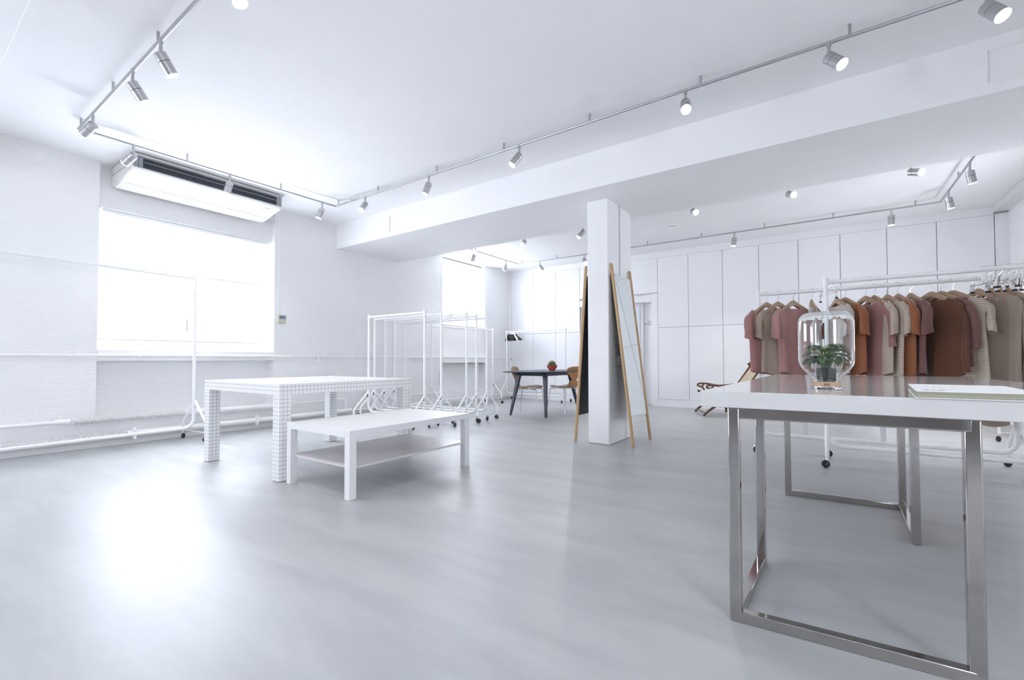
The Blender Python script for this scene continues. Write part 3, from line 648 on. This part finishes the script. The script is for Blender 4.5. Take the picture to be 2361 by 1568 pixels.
strp = stripe_mat('cream_grey_stripes', (.62, .56, .50), (.42, .37, .34), .018, .28); strp2 = stripe_mat('cream_tan_stripes', (.58, .50, .40), (.40, .32, .24), .0165, .3)
navy = cloth('navy_wool', (.012, .02, .05)); red = cloth('deep_red_wool', (.25, .01, .02)); collar_m = cloth('pale_collar', (.6, .5, .42))
def dr(deg): return (math.sin(math.radians(deg)), -math.cos(math.radians(deg)))
G = [ # x, angle, mat, kind args, label
 (-.493, -42, pink, dict(T=.045), 'dusty pink T-shirt at the left end of the clothes rack'),
 (-.396, -42, taupe, dict(zb=.735, T=.042), 'taupe T-shirt between the two left pink T-shirts'),
 (-.268, -40, pink2, dict(zb=.745, collar=collar_m, T=.045), 'dusty pink T-shirt with pale neckline left of the terrarium'),
 (-.118, -12, sheer, dict(name='camisole', cat='top', sleeve=None, W=.15, T=.03, zb=.80, flare=1.3), 'sheer pale camisole hanging behind the terrarium'),
 (.074, 24, strp, dict(name='striped_shirt', sleeve='short', T=.032, zb=.735), 'cream top with grey stripes seen above the terrarium'),
 (.135, 38, orange, dict(name='t_shirt', T=.032, zb=.75, flare=1.1), 'burnt orange T-shirt just right of the terrarium'),
 (.285, 46, pink, dict(name='long_sleeved_shirt', sleeve='elbow', T=.020, zb=.74), 'dusty pink wide-sleeved top right of the orange T-shirt'),
 (.345, 34, cream, dict(name='t_shirt', T=.020, zb=.742), 'cream T-shirt between the pink top and the rust T-shirt'),
 (.435, 30, strp2, dict(name='striped_shirt', T=.024, zb=.72), 'tan striped shirt mostly hidden behind the cream T-shirt'),
 (.508, 26, orange, dict(name='t_shirt', T=.028, zb=.745), 'rust orange T-shirt in the middle of the rack'),
 (.590, 22, mauve, dict(name='t_shirt', T=.030, zb=.745), 'dark mauve T-shirt left of the brown sweater'),
 (.725, 52, rust, dict(name='sweater', cat='sweater', sleeve='long', T=.024, W=.225, zb=.73), 'rust brown long-sleeved sweater facing the room'),
 (.785, 50, mauve, dict(name='t_shirt', sleeve='elbow', T=.018, zb=.80), 'mauve top tucked behind the brown sweater'),
 (.855, 54, strp2, dict(name='striped_dress', cat='dress', sleeve='short', W=.225, T=.026, zb=.62, flare=1.1), 'long cream dress with tan stripes right of the brown sweater'),
 (1.005, 60, beige, dict(name='long_dress', cat='dress', sleeve=None, T=.030, W=.19, zb=.36, flare=.95, v=1), 'long taupe dress on the wooden hanger near the right edge'),
 (1.075, 44, beige2, dict(name='sweater', cat='sweater', sleeve='long', T=.022, zb=.68), 'light beige sweater behind the clip hangers'),
 (1.150, 36, beige2, dict(name='sweater', cat='sweater', sleeve='long', T=.022, zb=.68), 'light beige sweater at the right end of the clothes rack')]
hl = ['under the dusty pink T-shirt at the left end', 'holding the taupe T-shirt', 'holding the pink T-shirt with pale neckline', 'holding the sheer camisole', 'holding the grey-striped top', 'holding the burnt orange T-shirt', 'holding the wide-sleeved pink top', 'holding the cream T-shirt', 'holding the tan striped shirt', 'holding the rust orange T-shirt', 'holding the dark mauve T-shirt', 'holding the rust brown sweater', 'holding the mauve top behind the sweater', 'holding the long striped dress', 'holding the long taupe dress, fully visible', 'holding the beige sweater behind the clip hangers', 'holding the last beige sweater on the right']
for (x, an, mt, kw, lb), h in zip(G, hl):
    hanger(x, 5.155, BZ, dr(an), 'pale wooden hanger '+h, W=kw.get('W', .215)-.045 if kw.get('W', .215) > .16 else .1)
    garment(x, 5.155, BZ, dr(an), mt, lb, **kw)
# far right rack by the wall
for y, mt, lb in ((7.25, navy, 'navy coat on the rack by the right wall'), (7.5, red, 'deep red coat on the rack by the right wall')):
    hanger(1.73, y, 1.465, (1, .05), 'wooden hanger holding the '+lb.split(' on')[0], br=.015)
    garment(1.73, y, 1.465, (1, .05), mt, lb, name='coat', cat='coat', sleeve='long', zb=.5, T=.05)
# clip hangers on the nearer rack
def clip_hanger(x, y, bz, ang, label, half=.16):
    t = thing('clip_hanger', label, 'hanger', (x, y, bz), 'metal clip hangers')
    a = Vector((math.sin(ang), -math.cos(ang), 0)); b = Vector((-a.y, a.x, 0)); Z = Vector((0, 0, 1)); o = Vector((x, y, bz)); R = .0245
    pts = arc(o, R, -.2, PI, b, Z, 10)[::-1]+[o+b*R*.8-Z*.02, o-Z*.05, o-Z*.105]
    MB().tube(pts, .002, 6).build('hook', chrome, t)
    MB().tube([o-a*half-Z*.105, o+a*half-Z*.105], .0022, 6).build('crossbar', chrome, t)
    for s in (-1, 1):
        c0 = o+a*(s*(half-.01))-Z*.105
        m = MB(); m.bar(c0+b*.002+Z*.012-a*.0, c0-b*.006-Z*.045, .03, .003, tuple(b)).bar(c0-b*.002+Z*.012, c0+b*.014-Z*.0+Z*.034, .024, .003, tuple(b)).bar(c0+b*.006+Z*.028, c0-b*.002-Z*.045, .03, .003, tuple(b)).tube([c0-a*.008, c0+a*.008], .006, 8)
        m.build('clip', chrome, t)
        MB().box(c0-Z*.056-Vector((.009, .009, 0)), c0-Z*.042+Vector((.009, .009, 0))).build('clip_pad', blackrub, t, bevel=.002)
    MB().box(o-Z*.088-Vector((.010, .010, 0)), o-Z*.048+Vector((.010, .010, 0))).build('size_block', powder, t, bevel=.002)
AZ = 1.59-.035
clip_hanger(.01, 4.775, AZ, math.radians(22), 'single chrome clip hanger at the left end of the nearer rack')
for i in range(16):
    lb = 'chrome clip hanger, leftmost of the bunch at the right' if i == 0 else ('chrome clip hanger, second of the bunch at the right' if i == 1 else 'chrome clip hanger packed inside the bunch at the right edge')
    clip_hanger(.965+i*.0235+random.uniform(-.005, .005), 4.78, AZ, random.uniform(-.3, .55), lb)
# black hangers
for i in range(9):
    m = blackpl if i != 6 else powder
    lb = 'white plastic hanger among the black ones on the far left rack' if i == 6 else 'black plastic hanger bunched on the far left rack'
    hanger(-5.86+i*.026, 8.25, 1.51, dr(66+random.uniform(-16, 16)), lb, bottom_bar=True, mat=m, br=.014, drop=.06, grp='black hangers on the far rack' if i != 6 else None, wire=chrome, W=.17, chunky=1.5)
hanger(-5.50, 8.25, 1.51, dr(20), 'chrome wire hanger alone beside the black hangers', mat=chrome, br=.014, drop=.05, grp=None, W=.12, chunky=.3)

# ================================================================= TABLES
# square gridded table
gx0, gx1, gy0, gy1, gh = -4.53, -3.27, 1.73, 2.99, .71
t = thing('dining_table', 'square white table covered in fine black grid lines', 'table', ((gx0+gx1)/2, (gy0+gy1)/2, 0))
def gpart(name, a, b):
    o = MB().box(a, b).build(name, gridm, t, bevel=.0015); return o
gpart('tabletop', (gx0, gy0, gh-.08), (gx1, gy1, gh))
for x in (gx0, gx1-.09):
    for y in (gy0, gy1-.09): gpart('leg', (x, y, .004), (x+.09, y+.09, gh-.08))
for x in (gx0+.01, gx1-.08):
    for y in (gy0+.01, gy1-.08): MB().box((x, y, 0), (x+.07, y+.07, .004)).build('foot_pad', acg, t)
for i, (x, y, a, lb) in enumerate(((-4.3, 2.63, .1, 'white paper sheet lying at the back of the gridded table'), (-4.22, 2.66, .5, 'upper white paper sheet slightly turned on the gridded table'))):
    ca, sa = math.cos(a), math.sin(a); z = gh+.0006+i*.0014
    P_ = [(x+ca*u-sa*v, y+sa*u+ca*v, z) for u, v in ((-.15, -.105), (.15, -.105), (.15, .105), (-.15, .105))]
    o = MB().prism(P_, (0, 0, .001)).build('paper_sheet', paper, smooth=False); tag(o, lb, 'paper')
# low coffee table
lx0, lx1, ly0, ly1, lh = -3.22, -2.48, 1.76, 2.92, .437
t = thing('coffee_table', 'low white coffee table with a lower shelf in front of the gridded table', 'table', ((lx0+lx1)/2, (ly0+ly1)/2, 0))
MB().box((lx0, ly0, lh-.045), (lx1, ly1, lh)).build('tabletop', lacquer, t, bevel=.0015)
for x in (lx0, lx1-.052):
    for y in (ly0, ly1-.052): MB().box((x, y, 0), (x+.052, y+.052, lh-.045)).build('leg', lacquer, t, bevel=.0015)
shelf_m = pmat('shelf_off_white', (.66, .62, .62), .35)
MB().box((lx0+.012, ly0+.03, .190), (lx1-.012, ly1-.03, .205)).build('shelf', shelf_m, t, bevel=.001)
# chrome trestle table with glossy slab
t = thing('display_table', 'glossy white table on square chrome tube trestles at the right', 'table', (.15, 2.7, 0))
sl = [(-.372, 1.690), (.86, 1.735), (.70, 3.93), (-.316, 3.86)]
MB().prism([(x, y, .7205) for x, y in sl], (0, 0, .0545)).build('tabletop', gloss, t, bevel=.002)
def tre(pts, nm):
    m = MB(); w = .036; zt = .72-w/2
    for (x, y) in pts: m.box((x-w/2, y-w/2, 0), (x+w/2, y+w/2, .72))
    for i in range(2):
        a, b = pts[i], pts[i+1]
        for z in (w/2, zt):
            m.bar((a[0], a[1], z), (b[0], b[1], z), w, w)
    m.build(nm, tube_m, t, bevel=.004, seg=3)
tre([(-.248, 2.25), (-.268, 1.718), (.322, 1.755)], 'trestle')
tre([(.333, 2.90), (.345, 3.50), (-.225, 3.475)], 'trestle')
ft = MB()
for (x, y) in ((-.19, 1.725), (.27, 1.755)): ft.box((x-.012, y-.012, 0), (x+.012, y+.012, .003))
# book
t = thing('book', 'thick white book with cream page edges on the glossy table', 'book', (.33, 1.9, .775))
bk = [(.203, 1.703), (.452, 1.713), (.475, 2.15), (.236, 2.16)]
def inset(poly, d):
    cx = sum(p[0] for p in poly)/4; cy = sum(p[1] for p in poly)/4
    return [(cx+(x-cx)*(1-d/.12), cy+(y-cy)*(1-d/.2)) for x, y in poly]
MB().prism([(x, y, .7752) for x, y in inset(bk, .0)], (0, 0, .002)).build('back_cover', paper, t, smooth=False)
MB().prism([(x, y, .7772) for x, y in inset(bk, .0015)], (0, 0, .0165)).build('page_block', pages, t, smooth=False)
MB().prism([(x, y, .7940) for x, y in bk], (0, 0, .0022)).build('front_cover', paper, t, smooth=False)
tx = bpy.data.curves.new('cover_lettering', 'FONT'); tx.body = 'ere'; tx.size = .036; tx.extrude = .0003
to = bpy.data.objects.new('cover_lettering', tx); col.objects.link(to); tx.materials.append(ink)
me = bpy.data.meshes.new_from_object(to.evaluated_get(bpy.context.evaluated_depsgraph_get())); bpy.data.objects.remove(to)
me.name = 'cover_lettering'; to = bpy.data.objects.new('cover_lettering', me); col.objects.link(to); me.materials.clear(); me.materials.append(ink)
to.parent = t; to.location = Vector((.222, 1.738, .7965))-t.location; to.rotation_euler = (0, 0, .04)
# white table behind the clothes
t = thing('work_table', 'plain white table standing behind the clothes racks', 'table', (.12, 6.8, 0))
MB().box((-.26, 6.13, .69), (.50, 7.47, .735)).build('tabletop', lacquer, t, bevel=.002)
for x in (-.25, .44):
    for y in (6.14, 7.40): MB().box((x, y, 0), (x+.05, y+.05, .69)).build('leg', lacquer, t, bevel=.002)

# ================================================================= TERRARIUM
tx0, ty0, tz0 = -.006, 2.05, .7755
t = thing('glass_terrarium', 'clear glass jar terrarium upturned on a low glass base', 'terrarium', (tx0, ty0, tz0))
outp = [(.052, .034), (.053, .038), (.060, .046), (.074, .060), (.089, .074), (.099, .088), (.1042, .101), (.1056, .118), (.1056, .248), (.1042, .262), (.099, .276), (.090, .286), (.078, .292), (.05, .2945), (.025, .2955), (0, .296)]
outp = [(r*.83, .034+(z-.034)*.965) for r, z in outp]
inp = [(max(r-.0022, 0), z-(.0022 if z > .24 else -.0)) for r, z in outp]
MB().lathe(outp+inp[::-1]+[outp[0]], (tx0, ty0, tz0), 64).build('jar', glass, t)
bp = [(0, .0), (.052, .0), (.056, .003), (.056, .0075), (.053, .010), (.053, .028), (.057, .031), (.058, .034), (.052, .035), (.049, .031), (.049, .008), (0, .007)]
bp = [(r*.83, z) for r, z in bp]
MB().lathe(bp, (tx0, ty0, tz0), 64).build('base_dish', glass, t)
lab = MB(); vs = []; fs = []
for i in range(41):
    an = -PI*1.02+i/40*PI*1.0+.25; 
    for z in (.0105, .0275): vs.append((tx0+.0452*math.cos(an), ty0+.0452*math.sin(an), tz0+z))
for i in range(40): fs.append([2*i, 2*i+2, 2*i+3, 2*i+1])
lab.add(vs, fs); lb_o = lab.build('paper_band', kraft, t)
mk = MB()
for i in range(7):
    an = -PI/2-.12+i*.055; c0 = Vector((tx0+.0456*math.cos(an), ty0+.0456*math.sin(an), tz0+.0195)); s_ = Vector((-math.sin(an), math.cos(an), 0))
    mk.bar(c0-s_*.0008, c0+s_*.0008, .0005, .003+.0012*(i % 2))
for i in range(9):
    an = -PI/2-.16+i*.045; c0 = Vector((tx0+.0456*math.cos(an), ty0+.0456*math.sin(an), tz0+.0140)); s_ = Vector((-math.sin(an), math.cos(an), 0))
    mk.bar(c0-s_*.0008, c0+s_*.0006, .0005, .0014)
mk.build('lettering', blackpl, t, smooth=False)
# plant inside
t = thing('potted_plant', 'small leafy green plant in a glass pot of soil inside the terrarium', 'plant', (tx0, ty0, tz0+.0085))
pz = tz0+.0125
MB().lathe([(0, 0), (.030, 0), (.033, .004), (.035, .078), (.0338, .078), (.0315, .006), (0, .005)], (tx0, ty0, pz), 40).build('glass_pot', glass, t)
MB().lathe([(0, .0075), (.0295, .0075), (.0325, .062), (.02, .066), (0, .067)], (tx0, ty0, pz), 32).build('soil', soil, t)
st = MB(); rnd = random.Random(5); leaves = []
for i in range(60):
    an = i*2.4+rnd.uniform(-.3, .3); el = rnd.uniform(.0, 1.0); h = .040+.062*el+rnd.uniform(0, .012); rad = .016+.022*(1-el)+rnd.uniform(0, .010)
    base = Vector((tx0+.008*math.cos(an), ty0+.008*math.sin(an), pz+.05)); tip = Vector((tx0+rad*math.cos(an), ty0+rad*math.sin(an), pz+.04+h))
    mid = (base+tip)/2+Vector((-.004*math.cos(an), -.004*math.sin(an), .012)); st.tube([base, mid, tip], .0011, 5)
    leaves.append((tip, an, el))
st.build('stems', leaf_l, t)
def leaf(tip, an, L, Wd, droop, mat):
    d = Vector((math.cos(an), math.sin(an), 0)); s = Vector((-d.y, d.x, 0)); Z = Vector((0, 0, 1)); vs = []; fs = []; n = 12
    for i in range(n+1):
        k = i/n; w_ = Wd*math.sin(PI*min(1, k**.75*.97+.03))*(1 if i % 2 == 0 else .62); c0 = tip+d*(L*k)+Z*(.25*L*math.sin(k*PI*.6)-droop*L*k*k)
        for q in (-1, -.5, 0, .5, 1): vs.append(c0+s*(w_*q)+Z*(.25*w_*abs(q)-(.15*w_ if abs(q) == 1 else 0))+d*(.003 if q else 0)*abs(q))
    for i in range(n):
        for q in range(4): fs.append([i*5+q, i*5+q+1, (i+1)*5+q+1, (i+1)*5+q])
    return MB().add(vs, fs).build('leaf', mat, t, recalc=False)
for i, (tip, an, el) in enumerate(leaves):
    R_ = math.hypot(tip.x-tx0, tip.y-ty0)
    leaf(tip, an, min(.046-.008*el, .074-R_), .0165+.006*rnd.random(), .35+.5*(1-el), leaf_m if i % 4 else leaf_l)

# ================================================================= OVAL TABLE, CHAIRS, CACTUS
def sub_prism(mb, cx, cy, a, b, z0, z1, p=.75, n=48, inset_=0):
    poly = []
    for i in range(n):
        an = 2*PI*i/n; ca, sa = math.cos(an), math.sin(an)
        poly.append((cx+(a-inset_)*abs(ca)**p*(1 if ca >= 0 else -1), cy+(b-inset_)*abs(sa)**p*(1 if sa >= 0 else -1), z0))
    return mb.prism(poly, (0, 0, z1-z0))
t = thing('oval_table', 'dark blue-grey oval table on splayed legs by the cupboards', 'table', (-3.87, 6.5, 0))
sub_prism(MB(), -3.87, 6.5, .50, .86, .69, .708).build('tabletop', darkcoat, t, bevel=.006)
ap = MB()
for a, b in (((-4.13, 6.08), (-3.61, 6.08)), ((-3.61, 6.08), (-3.61, 6.92)), ((-3.61, 6.92), (-4.13, 6.92)), ((-4.13, 6.92), (-4.13, 6.08))): ap.bar((*a, .66), (*b, .66), .022, .06)
ap.build('apron', darkcoat, t, bevel=.003)
for (x, y, fx, fy) in ((-4.11, 6.10, -4.19, 5.95), (-3.63, 6.10, -3.54, 5.97), (-3.63, 6.90, -3.54, 7.08), (-4.11, 6.90, -4.19, 7.07)):
    m = MB(); tp = Vector((x, y, .685)); bt = Vector((fx, fy, 0)); vs = []
    for c0, h in ((bt, .016), (tp, .032)):
        for u, v in ((-1, -1), (1, -1), (1, 1), (-1, 1)): vs.append(c0+Vector((u*h, v*h, 0)))
    m.add(vs, [[3, 2, 1, 0], [4, 5, 6, 7], [0, 1, 5, 4], [1, 2, 6, 5], [2, 3, 7, 6], [3, 0, 4, 7]]).build('leg', darkcoat, t, bevel=.004)
def ant_chair(x, y, rz, label):
    t = thing('dining_chair', label, 'chair', (0, 0, 0), 'teak shell chairs at the oval table')
    cur = [(.20, .425), (.17, .437), (.08, .440), (-.04, .430), (-.12, .425), (-.165, .435), (-.195, .465), (-.212, .51), (-.225, .56), (-.24, .62), (-.255, .68), (-.268, .74), (-.275, .775)]
    wid = [.13, .175, .215, .215, .17, .115, .105, .10, .055, .11, .185, .17, .10]
    # smooth the outline
    N = 48; vs = []; fs = []; Q = 8
    def interp(arr, k):
        p = k*(len(arr)-1); i = min(int(p), len(arr)-2); f = p-i; f2 = f*f*(3-2*f) if not isinstance(arr[0], tuple) else f
        if isinstance(arr[0], tuple):
            P0 = arr[max(i-1, 0)]; P1 = arr[i]; P2 = arr[i+1]; P3 = arr[min(i+2, len(arr)-1)]
            return tuple(.5*((2*b)+(-a+c_)*f+(2*a-5*b+4*c_-d)*f*f+(-a+3*b-3*c_+d)*f**3) for a, b, c_, d in zip(P0, P1, P2, P3))
        return arr[i]*(1-f2)+arr[i+1]*f2
    for i in range(N+1):
        k = i/N; cx, cz = interp(cur, k); hw = interp(wid, k)
        if i == 0: hw = .10
        if i == N: hw = .05
        for q in range(Q+1):
            s = -1+2*q/Q; up = .03*(hw*s/.2)**2
            vs.append((cx+(up if k > .55 else 0), hw*s, cz+(up*.5 if k < .45 else 0)))
    for i in range(N):
        for q in range(Q): fs.append([i*(Q+1)+q, i*(Q+1)+q+1, (i+1)*(Q+1)+q+1, (i+1)*(Q+1)+q])
    o = MB().add(vs, fs).build('shell', teak, t); s = o.modifiers.new('thick', 'SOLIDIFY'); s.thickness = .011; s.offset = 0
    for (fx, fy) in ((.22, .21), (.22, -.21), (-.22, .21), (-.22, -.21)):
        MB().tube([(fx*.25, fy*.35, .412), (fx*.72, fy*.82, .408), (fx*.80, fy*.88, .38), (fx, fy, .006)], .0075, 10).build('leg', chrome, t)
    for v in t.children: pass
    MB().tube([(-.06, -.07, .412), (.06, .07, .412)], .008, 8).tube([(-.06, .07, .412), (.06, -.07, .412)], .008, 8).lathe([(0, .398), (.05, .398), (.05, .42), (0, .42)], (0, 0, 0), 16).build('underframe', chrome, t)
    t.location = (x, y, 0); t.rotation_euler = (0, 0, rz)
ant_chair(-4.06, 6.30, .28, 'teak plywood chair with waisted back on the left of the oval table')
ant_chair(-3.64, 6.76, PI-.32, 'teak plywood chair with waisted back on the right of the oval table, beside the mirror')
t = thing('potted_cactus', 'round cactus in a terracotta bowl on the oval table', 'plant', (-3.62, 6.3, .708))
MB().lathe([(0, 0), (.042, 0), (.046, .008), (.058, .03), (.078, .055), (.084, .09), (.079, .09), (.072, .06), (.04, .02), (0, .015)], (-3.62, 6.3, .7085), 32).build('bowl', terra, t)
MB().lathe([(0, .066), (.073, .066), (.073, .075), (0, .078)], (-3.62, 6.3, .7085), 24).build('soil', soil, t)
vs = []; fs = []; n = 48; m_ = 12
for i in range(m_+1):
    ph = PI*i/m_*.98; 
    for k in range(n):
        an = 2*PI*k/n; R = .058*(1+.09*math.cos(an*12)); vs.append((-3.62+R*math.sin(ph)*math.cos(an), 6.3+R*math.sin(ph)*math.sin(an), .708+.100+.055*math.cos(ph)))
for i in range(m_):
    for k in range(n): fs.append([i*n+k, i*n+(k+1) % n, (i+1)*n+(k+1) % n, (i+1)*n+k])
cbod = MB().add(vs, fs).build('cactus_body', cactus_m, t)
sp = MB()
for i in range(12):
    for j in range(6):
        ph = .15+j*.25; an = 2*PI*i/12; N_ = Vector((math.sin(ph)*math.cos(an), math.sin(ph)*math.sin(an), math.cos(ph))); p0 = Vector((-3.62, 6.3, .808))+N_*.060
        for e in range(3):
            d = (N_+Vector((rnd.uniform(-.6, .6), rnd.uniform(-.6, .6), rnd.uniform(-.4, .6)))).normalized(); sp.tube([p0-N_*.003, p0+d*.016], .0011, 3)
spo = sp.build('spines', spine_m, cbod); spo['kind'] = 'stuff'

# ================================================================= MIRRORS
def leaning_mirror(label, xb, xt, y0, y1, zt, face):   # face: +1 mirror looks to +X
    t = thing('leaning_mirror', label, 'mirror', (xb, (y0+y1)/2, 0), 'mirrors leaning on the pillar')
    for y in (y0, y1):
        p = Vector((xb, y, .012)); q = Vector((xt, y, zt)); d = (q-p).normalized()
        MB().tube([p-d*.008, p, q-d*.012, q-d*.003, q], [.010, .016, .016, .013, .006], 16).build('pole', oak, t)
    def pt(z, y): k = z/zt; return Vector((xb+(xt-xb)*k, y, z))
    d = Vector((xt-xb, 0, zt)).normalized(); nrm = Vector((d.z, 0, -d.x))*face
    if face < 0: nrm = Vector((-d.z, 0, d.x))
    yy0, yy1 = y0+.012, y1-.012; a, b = .285, 1.79
    Q = [pt(a, yy0), pt(a, yy1), pt(b, yy1), pt(b, yy0)]
    MB().prism([q+nrm*.000 for q in Q], -nrm*.012).build('back_board', blackpl, t, smooth=False)
    MB().prism([q+nrm*.0005 for q in Q], nrm*.004).build('mirror_glass', mirror_m, t, smooth=False)
leaning_mirror('oak-poled mirror leaning on the right side of the pillar, glass towards the table', -1.622, -1.845, 4.455, 4.985, 1.895, 1)
leaning_mirror('oak-poled mirror leaning on the left side of the pillar, black back showing', -2.26, -2.125, 4.44, 4.97, 1.895, -1)

# ================================================================= LOUNGE CHAIR
t = thing('lounge_chair', 'dark wooden folding lounger with cane back near the right cupboards', 'chair', (-1.45, 7.85, 0))
ax = Vector((.90, .42, 0)).normalized(); sd = Vector((-ax.y, ax.x, 0)); O = Vector((-1.49, 7.79, 0)); Z = Vector((0, 0, 1))
def Lp(u, v, z): return O+ax*u+sd*v+Z*z
def smoothc(pts, n=6):
    pts = [Vector(p) for p in pts]; out = []
    for i in range(len(pts)-1):
        P0 = pts[max(i-1, 0)]; P1 = pts[i]; P2 = pts[i+1]; P3 = pts[min(i+2, len(pts)-1)]
        for k in range(n):
            f = k/n; out.append(.5*((2*P1)+(-P0+P2)*f+(2*P0-5*P1+4*P2-P3)*f*f+(-P0+3*P1-3*P2+P3)*f**3))
    return out+[pts[-1]]
for v in (-.29, .29):
    MB().tube(smoothc([Lp(-.24, v, .02), Lp(-.17, v, .09), Lp(-.03, v, .19), Lp(.15, v, .27), Lp(.32, v, .35)]), .019, 8).build('front_leg', walnut, t)
    MB().tube(smoothc([Lp(.24, v*.93, .02), Lp(.23, v*.93, .10), Lp(.10, v*.93, .22), Lp(-.10, v*.93, .34), Lp(-.2, v*.93, .37)]), .019, 8).build('rear_leg', walnut, t)
    MB().tube(smoothc([Lp(.30, v*.9, .33), Lp(.40, v*.9, .46), Lp(.55, v*.9, .68), Lp(.66, v*.9, .84)]), .016, 8).build('back_post', walnut, t)
    MB().tube(smoothc([Lp(-.13, v*1.05, .43), Lp(-.19, v*1.05, .455), Lp(-.17, v*1.05, .485), Lp(-.05, v*1.05, .485), Lp(.15, v*1.05, .455), Lp(.42, v*1.05, .48)]), .015, 8).build('armrest', walnut, t)
    MB().tube(smoothc([Lp(-.09, v*1.05, .48), Lp(-.12, v, .43), Lp(-.06, v, .35)]), .013, 8).build('arm_support', walnut, t)
MB().tube([Lp(-.21, -.29, .06), Lp(-.21, .29, .06)], .012, 8).build('cross_bar', walnut, t)
pn = MB(); A = [Lp(-.18, -.25, .37), Lp(-.18, .25, .37), Lp(.30, .25, .33), Lp(.30, -.25, .33)]; pn.prism(A, (0, 0, .014)); pn.build('seat_panel', cane, t, smooth=False)
pn = MB(); A = [Lp(.34, -.235, .38), Lp(.34, .235, .38), Lp(.64, .235, .80), Lp(.64, -.235, .80)]; pn.prism(A, ax*.012); pn.build('back_panel', cane, t, smooth=False)
MB().tube(smoothc([Lp(.60, -.29, .80), Lp(.66, -.2, .86), Lp(.67, 0, .88), Lp(.66, .2, .86), Lp(.60, .29, .80)]), .026, 8).build('head_rail', walnut, t)

for o in bpy.data.objects:
    if '_o' in o: del o['_o']
